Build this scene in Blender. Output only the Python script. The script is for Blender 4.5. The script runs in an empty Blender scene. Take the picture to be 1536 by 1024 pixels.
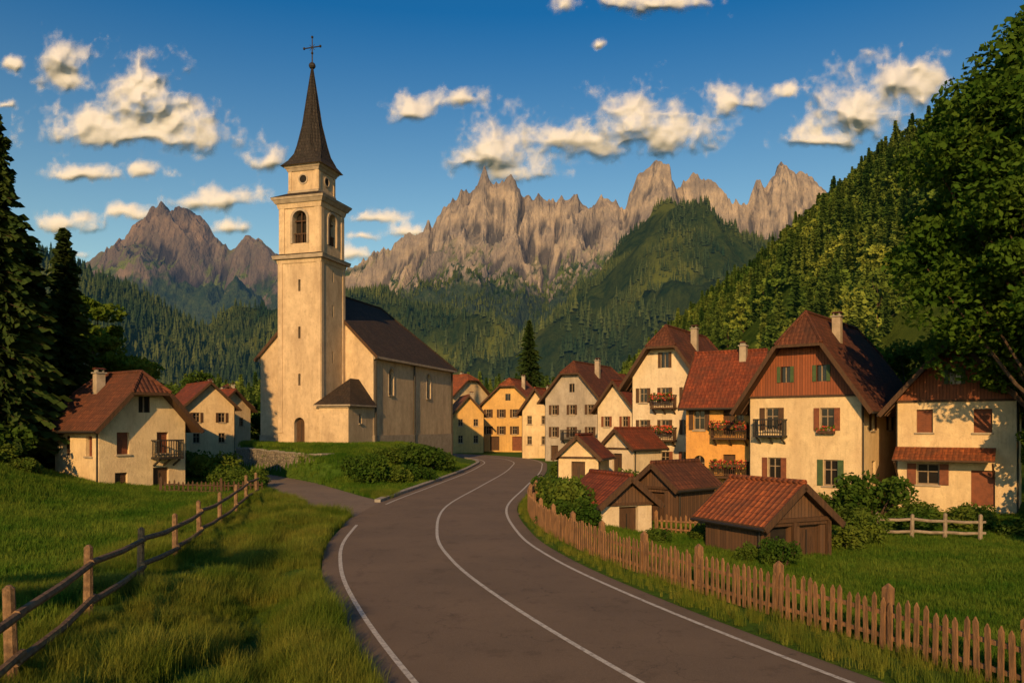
import bpy, math, random
import numpy as np
from mathutils import Vector, Matrix
random.seed(7); RNG=np.random.default_rng(7)
SC=bpy.context.scene; COL=SC.collection

# ---------------------------------------------------------------- noise
def _h(ix,iy,s):
    n=(ix.astype(np.int64)*374761393+iy.astype(np.int64)*668265263+s*1274126177)&0xffffffff
    n=((n^(n>>13))*1274126177)&0xffffffff
    n=(n^(n>>16))&0xffffffff
    return n/4294967295.0
def vn(x,y,s=0):
    x=np.asarray(x,float);y=np.asarray(y,float)
    ix=np.floor(x);iy=np.floor(y);fx=x-ix;fy=y-iy
    fx=fx*fx*fx*(fx*(fx*6-15)+10);fy=fy*fy*fy*(fy*(fy*6-15)+10)
    a=_h(ix,iy,s);b=_h(ix+1,iy,s);c=_h(ix,iy+1,s);d=_h(ix+1,iy+1,s)
    return (a*(1-fx)+b*fx)*(1-fy)+(c*(1-fx)+d*fx)*fy
def fbm(x,y,o=4,s=0):
    t=0;a=.5;n=0
    for i in range(o):
        t=t+a*vn(x,y,s+i*17);n+=a;a*=.5;x=np.asarray(x)*2.03+11.3;y=np.asarray(y)*2.03+5.7
    return t/n
def ridged(x,y,o=4,s=0,g=.5):
    t=0;a=.5;n=0
    for i in range(o):
        t=t+a*(1-np.abs(2*vn(x,y,s+i*31)-1))**1.5;n+=a;a*=g;x=np.asarray(x)*2.1+3.3;y=np.asarray(y)*2.1+8.1
    return t/n
def S(t):
    t=np.clip(t,0,1);return t*t*(3-2*t)

# ---------------------------------------------------------------- materials
def newmat(name):
    m=bpy.data.materials.new(name);m.use_nodes=True;nt=m.node_tree;nt.nodes.clear()
    o=nt.nodes.new('ShaderNodeOutputMaterial');return m,nt,o
def N(nt,t,**k):
    n=nt.nodes.new(t)
    for a,b in k.items():setattr(n,a,b)
    return n
def L(nt,a,b):nt.links.new(a,b)
def C4(c):return (c[0],c[1],c[2],1)
def mth(nt,op,a,b=None,clamp=False):
    n=N(nt,'ShaderNodeMath',operation=op);n.use_clamp=clamp
    for i,v in enumerate((a,b)):
        if v is None:continue
        if hasattr(v,'is_linked') or hasattr(v,'links'):L(nt,v,n.inputs[i])
        else:n.inputs[i].default_value=v
    return n.outputs[0]
def mixc(nt,f,a,b,bt='MIX'):
    n=N(nt,'ShaderNodeMixRGB',blend_type=bt)
    for i,v in enumerate((f,a,b)):
        if isinstance(v,(tuple,list)):n.inputs[i].default_value=C4(v)
        elif isinstance(v,(int,float)):n.inputs[i].default_value=v
        else:L(nt,v,n.inputs[i])
    return n.outputs[0]
def noise(nt,vec,sc,det=4,rough=.55,scl=None):
    if scl:
        m=N(nt,'ShaderNodeMapping');m.inputs['Scale'].default_value=scl;L(nt,vec,m.inputs[0]);vec=m.outputs[0]
    n=N(nt,'ShaderNodeTexNoise');n.inputs['Scale'].default_value=sc;n.inputs['Detail'].default_value=det
    n.inputs['Roughness'].default_value=rough;L(nt,vec,n.inputs['Vector']);return n.outputs['Fac']
def mrange(nt,v,a,b,c=0.,d=1.,smooth=False):
    n=N(nt,'ShaderNodeMapRange');n.clamp=True
    if smooth:n.interpolation_type='SMOOTHSTEP'
    L(nt,v,n.inputs[0])
    for i,x in enumerate((a,b,c,d)):n.inputs[i+1].default_value=x
    return n.outputs[0]
def pos(nt):return N(nt,'ShaderNodeNewGeometry').outputs['Position']
def simple(name,c1,c2=None,sc=3,rough=.8,bump=.2,bsc=None,metal=0,stain=None,stsc=.4,scl=None,lo=.35,hi=.65,spec=.3):
    m,nt,o=newmat(name);p=pos(nt);b=N(nt,'ShaderNodeBsdfPrincipled')
    f=noise(nt,p,sc,4,.6,scl)
    col=mixc(nt,mrange(nt,f,lo,hi),c1,c2 or c1)
    if stain:
        col=mixc(nt,mrange(nt,noise(nt,p,stsc,6,.7,(1,1,.35)),.42,.72,0,.85),col,stain)
        col=mixc(nt,mrange(nt,noise(nt,p,5,5,.7,(1,1,.6)),.52,.7,0,.45),col,[x*.75 for x in stain])
        col=mixc(nt,mrange(nt,noise(nt,p,2.2,5,.75,(1.6,1.6,.12)),.55,.72,0,.4),col,[x*.6 for x in stain])
    L(nt,col,b.inputs['Base Color']);b.inputs['Roughness'].default_value=rough;b.inputs['Metallic'].default_value=metal
    b.inputs['Specular IOR Level'].default_value=spec
    if bump:
        bn=N(nt,'ShaderNodeBump');bn.inputs['Strength'].default_value=bump;bn.inputs['Distance'].default_value=.05
        L(nt,noise(nt,p,bsc or sc*4,4,.6,scl),bn.inputs['Height']);L(nt,bn.outputs[0],b.inputs['Normal'])
    L(nt,b.outputs[0],o.inputs[0]);return m
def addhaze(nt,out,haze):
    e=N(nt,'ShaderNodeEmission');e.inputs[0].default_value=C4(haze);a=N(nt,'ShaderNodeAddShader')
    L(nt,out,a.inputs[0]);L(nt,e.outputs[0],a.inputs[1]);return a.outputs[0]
def foliage(name,c1,c2,trans=.3,nsc=.7,haze=None,vr=.5):
    m,nt,o=newmat(name);p=pos(nt)
    oi=N(nt,'ShaderNodeObjectInfo').outputs['Random']
    f=mrange(nt,noise(nt,p,nsc,2,.6),.35,.65)
    col=mixc(nt,f,c1,c2)
    v=mth(nt,'MULTIPLY_ADD',oi,vr);v.node.inputs[2].default_value=1-vr*.5
    hs=N(nt,'ShaderNodeHueSaturation');L(nt,v,hs.inputs['Value']);L(nt,col,hs.inputs['Color'])
    hh=mth(nt,'MULTIPLY_ADD',oi,-.045);hh.node.inputs[2].default_value=.525;L(nt,hh,hs.inputs['Hue'])
    d=N(nt,'ShaderNodeBsdfDiffuse');L(nt,hs.outputs[0],d.inputs[0]);out=d.outputs[0]
    if trans:
        t=N(nt,'ShaderNodeBsdfTranslucent');L(nt,hs.outputs[0],t.inputs[0])
        mx=N(nt,'ShaderNodeMixShader');mx.inputs[0].default_value=trans;L(nt,d.outputs[0],mx.inputs[1]);L(nt,t.outputs[0],mx.inputs[2])
        out=mx.outputs[0]
    if haze:out=addhaze(nt,out,haze)
    L(nt,out,o.inputs[0]);return m
def tiles(name,c1,c2,c3,bw=.26,rh=.3):
    m,nt,o=newmat(name);uv=N(nt,'ShaderNodeUVMap').outputs[0];p=pos(nt)
    b=N(nt,'ShaderNodeBsdfPrincipled')
    br=N(nt,'ShaderNodeTexBrick');br.inputs['Scale'].default_value=1;br.inputs['Brick Width'].default_value=bw
    br.inputs['Row Height'].default_value=rh;br.inputs['Mortar Size'].default_value=.02;br.inputs['Mortar Smooth'].default_value=.6
    br.inputs['Color1'].default_value=C4(c1);br.inputs['Color2'].default_value=C4(c2);br.inputs['Mortar'].default_value=C4([x*.3 for x in c1])
    br.offset=.5;L(nt,uv,br.inputs['Vector'])
    col=mixc(nt,mrange(nt,noise(nt,p,.9,6,.7),.40,.66),br.outputs[0],c3)
    col=mixc(nt,mrange(nt,noise(nt,p,6,3,.6),.3,.7,0,.6),col,mixc(nt,1.,col,(.5,.45,.45),'MULTIPLY'))
    L(nt,col,b.inputs['Base Color']);b.inputs['Roughness'].default_value=.85;b.inputs['Specular IOR Level'].default_value=.2
    sx=N(nt,'ShaderNodeSeparateXYZ');L(nt,uv,sx.inputs[0])
    saw=mth(nt,'FRACT',mth(nt,'DIVIDE',sx.outputs[1],rh))
    saw=mth(nt,'SUBTRACT',1.,saw)
    wv=mth(nt,'ABSOLUTE',mth(nt,'SINE',mth(nt,'MULTIPLY',sx.outputs[0],math.pi/bw)))
    hgt=mth(nt,'ADD',saw,mth(nt,'MULTIPLY',wv,.8))
    hgt=mth(nt,'ADD',hgt,mth(nt,'MULTIPLY',noise(nt,p,5,3),.9))
    bn=N(nt,'ShaderNodeBump');bn.inputs['Strength'].default_value=.8;bn.inputs['Distance'].default_value=.06
    L(nt,hgt,bn.inputs['Height']);L(nt,bn.outputs[0],b.inputs['Normal']);L(nt,b.outputs[0],o.inputs[0]);return m
def boards(name,c1,c2,w=.16):
    m,nt,o=newmat(name);uv=N(nt,'ShaderNodeUVMap').outputs[0];p=pos(nt);b=N(nt,'ShaderNodeBsdfPrincipled')
    sx=N(nt,'ShaderNodeSeparateXYZ');L(nt,uv,sx.inputs[0])
    k=mth(nt,'DIVIDE',sx.outputs[0],w);fl=mth(nt,'FLOOR',k);wn=N(nt,'ShaderNodeTexWhiteNoise',noise_dimensions='1D');L(nt,fl,wn.inputs['W'])
    col=mixc(nt,wn.outputs[0],c1,c2);col=mixc(nt,mrange(nt,noise(nt,p,2,5,.7),.3,.8,0,.6),col,[x*.5 for x in c1])
    ed=mth(nt,'ABSOLUTE',mth(nt,'SUBTRACT',mth(nt,'FRACT',k),.5));gap=mrange(nt,ed,.42,.48)
    col=mixc(nt,gap,col,(.02,.012,.008));L(nt,col,b.inputs['Base Color']);b.inputs['Roughness'].default_value=.8
    bn=N(nt,'ShaderNodeBump');bn.inputs['Strength'].default_value=.6;bn.inputs['Distance'].default_value=.03;bn.invert=True
    L(nt,gap,bn.inputs['Height']);L(nt,bn.outputs[0],b.inputs['Normal']);L(nt,b.outputs[0],o.inputs[0]);return m
def stone(name,c1,c2,sc=2.5):
    m,nt,o=newmat(name);p=pos(nt);b=N(nt,'ShaderNodeBsdfPrincipled')
    mp=N(nt,'ShaderNodeMapping');mp.inputs['Scale'].default_value=(1,1,1.8);L(nt,p,mp.inputs[0])
    v=N(nt,'ShaderNodeTexVoronoi',feature='DISTANCE_TO_EDGE');v.inputs['Scale'].default_value=sc;L(nt,mp.outputs[0],v.inputs['Vector'])
    vc=N(nt,'ShaderNodeTexVoronoi');vc.inputs['Scale'].default_value=sc;L(nt,mp.outputs[0],vc.inputs['Vector'])
    sx=N(nt,'ShaderNodeSeparateXYZ');L(nt,vc.outputs['Color'],sx.inputs[0])
    col=mixc(nt,sx.outputs[0],c1,c2);e=mrange(nt,v.outputs['Distance'],.0,.09)
    col=mixc(nt,e,(.04,.035,.03),col);L(nt,col,b.inputs['Base Color']);b.inputs['Roughness'].default_value=.9
    bn=N(nt,'ShaderNodeBump');bn.inputs['Strength'].default_value=.8;bn.inputs['Distance'].default_value=.06
    L(nt,mth(nt,'ADD',e,mth(nt,'MULTIPLY',noise(nt,p,12),.5)),bn.inputs['Height']);L(nt,bn.outputs[0],b.inputs['Normal']);L(nt,b.outputs[0],o.inputs[0]);return m

def plaster(name,c,dirt):return simple(name,c,[x*.84 for x in c],1.6,.9,.5,11,stain=dirt,stsc=.8)
M={}
M['church']=plaster('church_plaster',(.62,.475,.305),(.34,.245,.155))
M['trim']=simple('stone_trim',(.40,.33,.25),(.28,.23,.17),2,.85,.3)
M['cream']=plaster('cream_plaster',(.70,.54,.32),(.48,.34,.20))
M['white']=plaster('white_plaster',(.70,.58,.41),(.46,.36,.25))
M['ochre']=plaster('ochre_plaster',(.66,.34,.09),(.46,.22,.07))
M['yellow']=plaster('yellow_plaster',(.66,.41,.14),(.44,.27,.10))
M['grey']=plaster('grey_plaster',(.42,.37,.31),(.22,.19,.16))
M['redtile']=tiles('red_roof_tiles',(.30,.072,.030),(.18,.043,.022),(.11,.04,.025))
M['orangetile']=tiles('orange_roof_tiles',(.42,.12,.04),(.26,.07,.028),(.16,.06,.03))
M['browntile']=tiles('brown_roof_tiles',(.20,.07,.035),(.115,.045,.026),(.08,.036,.024))
M['darktile']=tiles('dark_slate_shingles',(.085,.058,.040),(.052,.038,.028),(.04,.032,.025),.3,.25)
M['spire']=tiles('spire_shingles',(.06,.05,.042),(.036,.032,.029),(.03,.027,.024),.25,.3)
M['redboard']=boards('red_board_cladding',(.30,.085,.03),(.19,.055,.022))
M['brownboard']=boards('brown_board_cladding',(.14,.07,.033),(.08,.042,.022))
M['wood']=simple('dark_timber',(.09,.045,.022),(.05,.028,.016),4,.75,.3,scl=(4,4,.6))
M['redwood']=simple('reddish_timber',(.20,.065,.03),(.13,.045,.024),4,.7,.2)
M['green']=simple('green_shutter_paint',(.06,.10,.035),(.04,.07,.028),4,.6,.1)
M['frame']=simple('window_frame_paint',(.30,.22,.14),(.2,.15,.1),4,.6,.1)
M['iron']=simple('black_iron',(.02,.02,.02),(.03,.025,.02),5,.5,.1)
M['stone']=stone('rubble_stone',(.30,.26,.20),(.16,.14,.11))
M['kerb']=simple('kerb_stone',(.34,.31,.26),(.22,.20,.17),3,.85,.3)
M['interior']=simple('dark_interior',(.012,.01,.009),(.02,.016,.012),3,.9,0)
m,nt,o=newmat('window_glass');b=N(nt,'ShaderNodeBsdfPrincipled');b.inputs['Base Color'].default_value=(.018,.016,.015,1);b.inputs['Roughness'].default_value=.12;L(nt,b.outputs[0],o.inputs[0]);M['glass']=m
M['fence']=simple('weathered_fence_wood',(.28,.145,.065),(.12,.065,.033),5,.8,.4,scl=(3,3,.5))
M['rail']=simple('rail_fence_wood',(.25,.15,.078),(.11,.067,.037),4,.85,.4,scl=(2,2,2))
M['greywood']=simple('grey_fence_wood',(.30,.24,.17),(.18,.14,.10),4,.85,.3)
M['bark']=simple('bark',(.09,.06,.04),(.045,.03,.02),5,.95,.6,scl=(2,2,.5))
M['leaf']=foliage('broad_leaves',(.06,.115,.014),(.105,.16,.022),.3)
M['leafd']=foliage('dark_broad_leaves',(.035,.075,.012),(.075,.12,.02),.3)
M['bushleaf']=foliage('bush_leaves',(.045,.09,.014),(.10,.145,.022),.3,1.5)
M['needle']=foliage('spruce_needles',(.020,.040,.012),(.042,.066,.017),0)
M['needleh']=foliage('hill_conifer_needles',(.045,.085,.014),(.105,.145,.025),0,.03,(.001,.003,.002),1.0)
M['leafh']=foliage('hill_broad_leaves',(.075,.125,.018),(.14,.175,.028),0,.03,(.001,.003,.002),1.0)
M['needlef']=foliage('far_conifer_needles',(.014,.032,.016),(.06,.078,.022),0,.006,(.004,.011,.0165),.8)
M['grassb']=foliage('grass_blades',(.12,.185,.022),(.24,.25,.04),.45,.5)
M['grasss']=foliage('meadow_grass',(.07,.15,.016),(.15,.215,.028),.38,.3)
M['flower']=simple('red_flowers',(.45,.03,.02),(.5,.10,.05),8,.7,0)

m,nt,o=newmat('grass_ground');p=pos(nt);b=N(nt,'ShaderNodeBsdfPrincipled')
c=mixc(nt,mrange(nt,noise(nt,p,.18,5),.35,.65),(.055,.125,.012),(.10,.16,.018))
c=mixc(nt,mrange(nt,noise(nt,p,3,8,.7),.35,.7,0,.7),c,(.035,.075,.01))
c=mixc(nt,mrange(nt,noise(nt,p,.5,4),.6,.75,0,.5),c,(.13,.13,.03))
L(nt,c,b.inputs['Base Color']);b.inputs['Roughness'].default_value=.95;b.inputs['Specular IOR Level'].default_value=.1
bn=N(nt,'ShaderNodeBump');bn.inputs['Strength'].default_value=1;bn.inputs['Distance'].default_value=.12
L(nt,noise(nt,p,6,8,.7),bn.inputs['Height']);L(nt,bn.outputs[0],b.inputs['Normal']);L(nt,b.outputs[0],o.inputs[0]);M['ground']=m
def asphalt(name,c1,c2):
    m,nt,o=newmat(name);p=pos(nt);b=N(nt,'ShaderNodeBsdfPrincipled')
    c=mixc(nt,mrange(nt,noise(nt,p,.35,5),.35,.65),c1,c2)
    c=mixc(nt,mrange(nt,noise(nt,p,60,3,.8),.35,.7,0,.6),c,[x*1.9 for x in c1])
    c=mixc(nt,mrange(nt,noise(nt,p,1.2,7,.75),.55,.62,0,.35),c,[x*.5 for x in c1])
    v=N(nt,'ShaderNodeTexVoronoi',feature='DISTANCE_TO_EDGE');v.inputs['Scale'].default_value=.28
    wp=N(nt,'ShaderNodeVectorMath',operation='ADD');nn=N(nt,'ShaderNodeTexNoise');nn.inputs['Scale'].default_value=1.5;nn.inputs['Detail'].default_value=5;L(nt,p,nn.inputs['Vector'])
    L(nt,p,wp.inputs[0]);L(nt,nn.outputs['Color'],wp.inputs[1]);L(nt,wp.outputs[0],v.inputs['Vector'])
    cr=mrange(nt,v.outputs['Distance'],.0,.004,.4,0);c=mixc(nt,cr,c,(.02,.018,.016))
    L(nt,c,b.inputs['Base Color']);b.inputs['Roughness'].default_value=.8;b.inputs['Specular IOR Level'].default_value=.2
    bn=N(nt,'ShaderNodeBump');bn.inputs['Strength'].default_value=.6;bn.inputs['Distance'].default_value=.02
    L(nt,noise(nt,p,45,4,.8),bn.inputs['Height']);L(nt,bn.outputs[0],b.inputs['Normal']);L(nt,b.outputs[0],o.inputs[0]);return m
M['asphalt']=asphalt('asphalt',(.155,.110,.072),(.108,.080,.055))
M['lane']=asphalt('side_lane_asphalt',(.18,.135,.095),(.13,.10,.073))
m,nt,o=newmat('road_paint');p=pos(nt);b=N(nt,'ShaderNodeBsdfPrincipled')
c=mixc(nt,mrange(nt,noise(nt,p,9,7,.8),.46,.64,0,.85),(.56,.52,.44),(.15,.12,.09));L(nt,c,b.inputs['Base Color']);b.inputs['Roughness'].default_value=.7;L(nt,b.outputs[0],o.inputs[0]);M['paint']=m
def rock(name,zgreen,zforest,haze,tint=1.,warm=1.):
    m,nt,o=newmat(name);g=N(nt,'ShaderNodeNewGeometry');p=g.outputs['Position']
    cav_shade=N(nt,'ShaderNodeAttribute',attribute_name='crevice_shade').outputs['Fac']
    sp=N(nt,'ShaderNodeSeparateXYZ');L(nt,p,sp.inputs[0]);sn=N(nt,'ShaderNodeSeparateXYZ');L(nt,g.outputs['Normal'],sn.inputs[0])
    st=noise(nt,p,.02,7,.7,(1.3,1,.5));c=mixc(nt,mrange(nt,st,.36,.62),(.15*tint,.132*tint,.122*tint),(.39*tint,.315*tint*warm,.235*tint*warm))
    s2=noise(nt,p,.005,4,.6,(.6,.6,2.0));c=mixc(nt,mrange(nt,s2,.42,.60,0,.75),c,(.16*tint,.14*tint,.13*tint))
    c=mixc(nt,mrange(nt,cav_shade,.48,.22,0,.85),c,(.045*tint,.045*tint,.05*tint))  # gully shade painted into the rock colour for shadow contrast
    nz=noise(nt,p,.010,6,.65)
    zz=mth(nt,'ADD',sp.outputs[2],mth(nt,'MULTIPLY',mth(nt,'SUBTRACT',nz,.5),380.))
    sl=mrange(nt,mth(nt,'ADD',sn.outputs[2],mth(nt,'MULTIPLY',mth(nt,'SUBTRACT',noise(nt,p,.03,5,.7),.5),.5)),.34,.46)
    low=mrange(nt,zz,zgreen+50,zgreen-50)
    scree=mixc(nt,mth(nt,'MULTIPLY',sl,mrange(nt,zz,zgreen+160,zgreen+40,0,.3)),c,(.34*tint,.30*tint,.26*tint))
    gr=mixc(nt,mrange(nt,noise(nt,p,.012,6,.7),.42,.56),(.095,.12,.022),(.024,.045,.016))
    c=mixc(nt,mth(nt,'MULTIPLY',sl,low),scree,gr)
    fo=mixc(nt,mrange(nt,noise(nt,p,.05,6,.8),.35,.65),(.012,.026,.013),(.045,.062,.02))
    c=mixc(nt,mrange(nt,zz,zforest+25,zforest-25),c,fo)
    d=N(nt,'ShaderNodeBsdfDiffuse');L(nt,c,d.inputs[0])
    bn=N(nt,'ShaderNodeBump');bn.inputs['Strength'].default_value=.9;bn.inputs['Distance'].default_value=20
    L(nt,noise(nt,p,.03,6,.6,(1.4,1,.7)),bn.inputs['Height']);L(nt,bn.outputs[0],d.inputs['Normal'])
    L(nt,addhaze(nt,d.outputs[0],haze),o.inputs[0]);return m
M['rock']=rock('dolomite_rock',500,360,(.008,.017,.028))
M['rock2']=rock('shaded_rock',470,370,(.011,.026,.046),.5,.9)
def slope(name,c1,c2,c3,haze,s=.03):
    m,nt,o=newmat(name);p=pos(nt)
    c=mixc(nt,mrange(nt,noise(nt,p,s,8,.75),.38,.62),c1,c2);c=mixc(nt,mrange(nt,noise(nt,p,s*.2,4),.50,.60,0,.85),c,c3)
    d=N(nt,'ShaderNodeBsdfDiffuse');L(nt,c,d.inputs[0])
    bn=N(nt,'ShaderNodeBump');bn.inputs['Strength'].default_value=1;bn.inputs['Distance'].default_value=.25/s
    L(nt,noise(nt,p,s*2.5,8,.75),bn.inputs['Height']);L(nt,bn.outputs[0],d.inputs['Normal'])
    L(nt,addhaze(nt,d.outputs[0],haze),o.inputs[0]);return m
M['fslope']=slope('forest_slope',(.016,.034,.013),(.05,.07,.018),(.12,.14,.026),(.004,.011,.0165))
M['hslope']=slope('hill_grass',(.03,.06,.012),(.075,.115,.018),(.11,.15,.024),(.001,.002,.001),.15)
m,nt,o=newmat('cloud_vapour');at=N(nt,'ShaderNodeAttribute',attribute_name='vapour')
d=N(nt,'ShaderNodeBsdfDiffuse');d.inputs[0].default_value=(.62,.66,.76,1);tl=N(nt,'ShaderNodeBsdfTranslucent');tl.inputs[0].default_value=(.74,.70,.70,1)
mx=N(nt,'ShaderNodeMixShader');mx.inputs[0].default_value=.12;L(nt,d.outputs[0],mx.inputs[1]);L(nt,tl.outputs[0],mx.inputs[2])
tp=N(nt,'ShaderNodeBsdfTransparent');m2=N(nt,'ShaderNodeMixShader');L(nt,at.outputs['Fac'],m2.inputs[0]);L(nt,tp.outputs[0],m2.inputs[1]);L(nt,mx.outputs[0],m2.inputs[2]);L(nt,m2.outputs[0],o.inputs[0]);M['cloud']=m

# ---------------------------------------------------------------- mesh builder
class MB:
    def __init__(s,T=None):s.v=[];s.f=[];s.m=[];s.uv=[];s.mats=[];s.T=T
    def mi(s,k):
        if k not in s.mats:s.mats.append(k)
        return s.mats.index(k)
    def add(s,vs,fs,k,uvs=None):
        b=len(s.v);s.v+=[tuple(q) for q in vs];i=s.mi(k)
        for j,f in enumerate(fs):
            s.f.append([b+a for a in f]);s.m.append(i);s.uv.append(uvs[j] if uvs else None)
    def poly(s,vs,k,uv=None):s.add(vs,[list(range(len(vs)))],k,[uv] if uv else None)
    def box(s,x0,x1,y0,y1,z0,z1,k):
        s.add([(x0,y0,z0),(x1,y0,z0),(x1,y1,z0),(x0,y1,z0),(x0,y0,z1),(x1,y0,z1),(x1,y1,z1),(x0,y1,z1)],
          [(0,1,2,3),(4,7,6,5),(0,4,5,1),(1,5,6,2),(2,6,7,3),(3,7,4,0)],k)
    def hexa(s,b4,t4,k):
        s.add(list(b4)+list(t4),[(0,3,2,1),(4,5,6,7),(0,1,5,4),(1,2,6,5),(2,3,7,6),(3,0,4,7)],k)
    def beam(s,a,b,w,h,k):
        a=Vector(a);b=Vector(b);d=(b-a).normalized();up=Vector((0,0,1)) if abs(d.z)<.9 else Vector((0,1,0))
        r=d.cross(up).normalized()*w/2;u=r.cross(d).normalized()*h/2
        s.hexa([a-r-u,a+r-u,a+r+u,a-r+u],[b-r-u,b+r-u,b+r+u,b-r+u],k)
    def tube(s,a,b,r0,r1,k,n=7):
        a=Vector(a);b=Vector(b);d=(b-a).normalized();up=Vector((0,0,1)) if abs(d.z)<.9 else Vector((1,0,0))
        x=d.cross(up).normalized();y=d.cross(x);vs=[]
        for c,r in((a,r0),(b,r1)):
            for i in range(n):
                t=2*math.pi*i/n;vs.append(c+x*math.cos(t)*r+y*math.sin(t)*r)
        s.add(vs,[(i,(i+1)%n,n+(i+1)%n,n+i) for i in range(n)]+[tuple(range(n))[::-1],tuple(range(n,2*n))],k)
    def build(s,name,parent=None,smooth=False):
        me=bpy.data.meshes.new(name);me.from_pydata(s.v,[],s.f)
        for k in s.mats:me.materials.append(M[k])
        me.polygons.foreach_set('material_index',s.m)
        if any(u for u in s.uv):
            ul=me.uv_layers.new(name='UVMap');fl=[]
            for f,u in zip(s.f,s.uv):
                for j in range(len(f)):
                    if u:fl+=[u[j][0],u[j][1]]
                    else:
                        q=s.v[f[j]];fl+=[q[0]+q[1],q[2]]
            ul.data.foreach_set('uv',fl)
        if smooth:me.polygons.foreach_set('use_smooth',[True]*len(s.f))
        me.update();ob=bpy.data.objects.new(name,me);COL.objects.link(ob)
        if parent:ob.parent=parent
        return ob
def npmesh(name,V,F,mats,mi=None,smooth=False,link=True):
    me=bpy.data.meshes.new(name);V=np.asarray(V,np.float32);F=np.asarray(F,np.int32);k=F.shape[1]
    me.vertices.add(len(V));me.vertices.foreach_set('co',V.ravel());me.loops.add(F.size);me.loops.foreach_set('vertex_index',F.ravel())
    me.polygons.add(len(F));me.polygons.foreach_set('loop_start',np.arange(0,F.size,k,dtype=np.int32))
    me.polygons.foreach_set('loop_total',np.full(len(F),k,np.int32))
    for q in mats:me.materials.append(M[q])
    if mi is not None:me.polygons.foreach_set('material_index',np.asarray(mi,np.int32))
    me.polygons.foreach_set('use_smooth',np.full(len(F),smooth))
    me.update(calc_edges=True);ob=bpy.data.objects.new(name,me)
    if link:COL.objects.link(ob)
    return ob
def empty(name,loc=(0,0,0),rz=0):
    e=bpy.data.objects.new(name,None);e.location=loc;e.rotation_euler=(0,0,rz);COL.objects.link(e);return e

# ---------------------------------------------------------------- roads & ground
def spline(pts,step=.6):
    P=[Vector((p[0],p[1],0)) for p in pts];P=[P[0]*2-P[1]]+P+[P[-1]*2-P[-2]];out=[]
    for i in range(1,len(P)-2):
        a,b,c,d=P[i-1:i+3];n=max(2,int((c-b).length/step))
        for j in range(n):
            t=j/n;out.append(.5*((2*b)+(c-a)*t+(2*a-5*b+4*c-d)*t*t+(3*b-a-3*c+d)*t**3))
    out.append(P[-2]);return np.array([(q.x,q.y) for q in out])
ROAD=spline([(30,-60),(18,-28),(12,-13),(8.2,-3),(4.6,5),(1.75,11.5),(-.3,17),(-1.75,22),(-2.7,27.6),(-3.15,36.8),(-2.1,49),(-.8,63),(-.15,74),(0,84),(-1.8,94),(-7,104),(-16,112),(-32,119),(-60,126)])
LANE=spline([(-3.4,31.5),(-6.2,36),(-9,40.5),(-12,46.5),(-15.4,53.2),(-19.6,60),(-24.3,67.5),(-27.6,74),(-29.6,82),(-30.5,92),(-31,110)])
def tang(P):
    t=np.gradient(P,axis=0);return t/np.linalg.norm(t,axis=1)[:,None]
TR=tang(ROAD);TL=tang(LANE)
def pdist(x,y,P,T):
    sh=np.shape(x);x=np.ravel(x);y=np.ravel(y);D=np.full(x.shape,1e9);SG=np.ones(x.shape)
    near=np.where((x>-90)&(x<70)&(y>-70)&(y<140))[0]
    for k in range(0,len(near),20000):
        ix=near[k:k+20000];dx=x[ix,None]-P[None,:,0];dy=y[ix,None]-P[None,:,1];d2=dx*dx+dy*dy;j=d2.argmin(1);a=np.arange(len(ix))
        D[ix]=np.sqrt(d2[a,j]);SG[ix]=np.sign(T[j,0]*dy[a,j]-T[j,1]*dx[a,j])
    return D.reshape(sh),SG.reshape(sh)
def base(x,y,dm=None,sm=None,ds=None,ss=None):
    x=np.asarray(x,float);y=np.asarray(y,float)
    if dm is None:dm,sm=pdist(x,y,ROAD,TR);ds,ss=pdist(x,y,LANE,TL)
    right=sm<0
    z=np.where(right&(dm<1e8),-.9*S((dm-4.6)/5)*S((y-10)/10)*(1-S((y-52)/12)),0.)
    bump=4*np.exp(-(((x+32)/8)**2+((y-36)/10)**2))
    z=z+bump*S((ds-2.2)/2)
    z=z+np.where(~right,.35*S((dm-4.5)/4)*(1-S((y-15)/6)),0)
    z=z-np.where(~right,.28*np.exp(-((dm-4.9)/.5)**2)*(1-S((y-26)/6)),0)
    w=3-2.6*S((y-50)/4)
    mound=2.2*S((dm-3.7)/7)*S((y-44)/17)*S((ds-2.0)/w)*(1-S((y-105)/30))
    z=z+np.where((~right)&(ss<0)&(ds<60),mound,0)
    z=z+np.where((ss>0)&(~right),1.0*S((y-50)/35)*S((ds-2)/6),0)
    z=z+13*S((y-130)/220)*1.0
    z=z+.22*(fbm(x*.25,y*.25,4,5)-.5)*S((dm-4)/2)*S((ds-2.5)/2)
    return z
def gz(x,y):return float(base(np.array([x]),np.array([y]))[0])
def grow(a,b,st,lo,hi):
    c=list(np.arange(a,b+st/2,st));s=st;v=b
    while v<hi:s*=1.18;v+=s;c.append(v)
    s=st;v=a
    while v>lo:s*=1.18;v-=s;c.insert(0,v)
    return np.array(c)
xs=grow(-32,30,.45,-6000,6000);ys=grow(3,78,.45,-400,7000)
X,Y=np.meshgrid(xs,ys);dm,sm=pdist(X,Y,ROAD,TR);ds,ss=pdist(X,Y,LANE,TL)
Z=base(X,Y,dm,sm,ds,ss)-.09*(1-S((dm-3.35)/.35))-.09*(1-S((ds-1.75)/.35))
def gridfaces(ny,nx):
    i=np.arange((ny-1)*(nx-1));r=i//(nx-1);c=i%(nx-1);a=r*nx+c
    return np.stack([a,a+1,a+nx+1,a+nx],1)
npmesh('ground',np.stack([X,Y,Z],-1).reshape(-1,3),gridfaces(*X.shape),['ground'],smooth=True)
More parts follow.
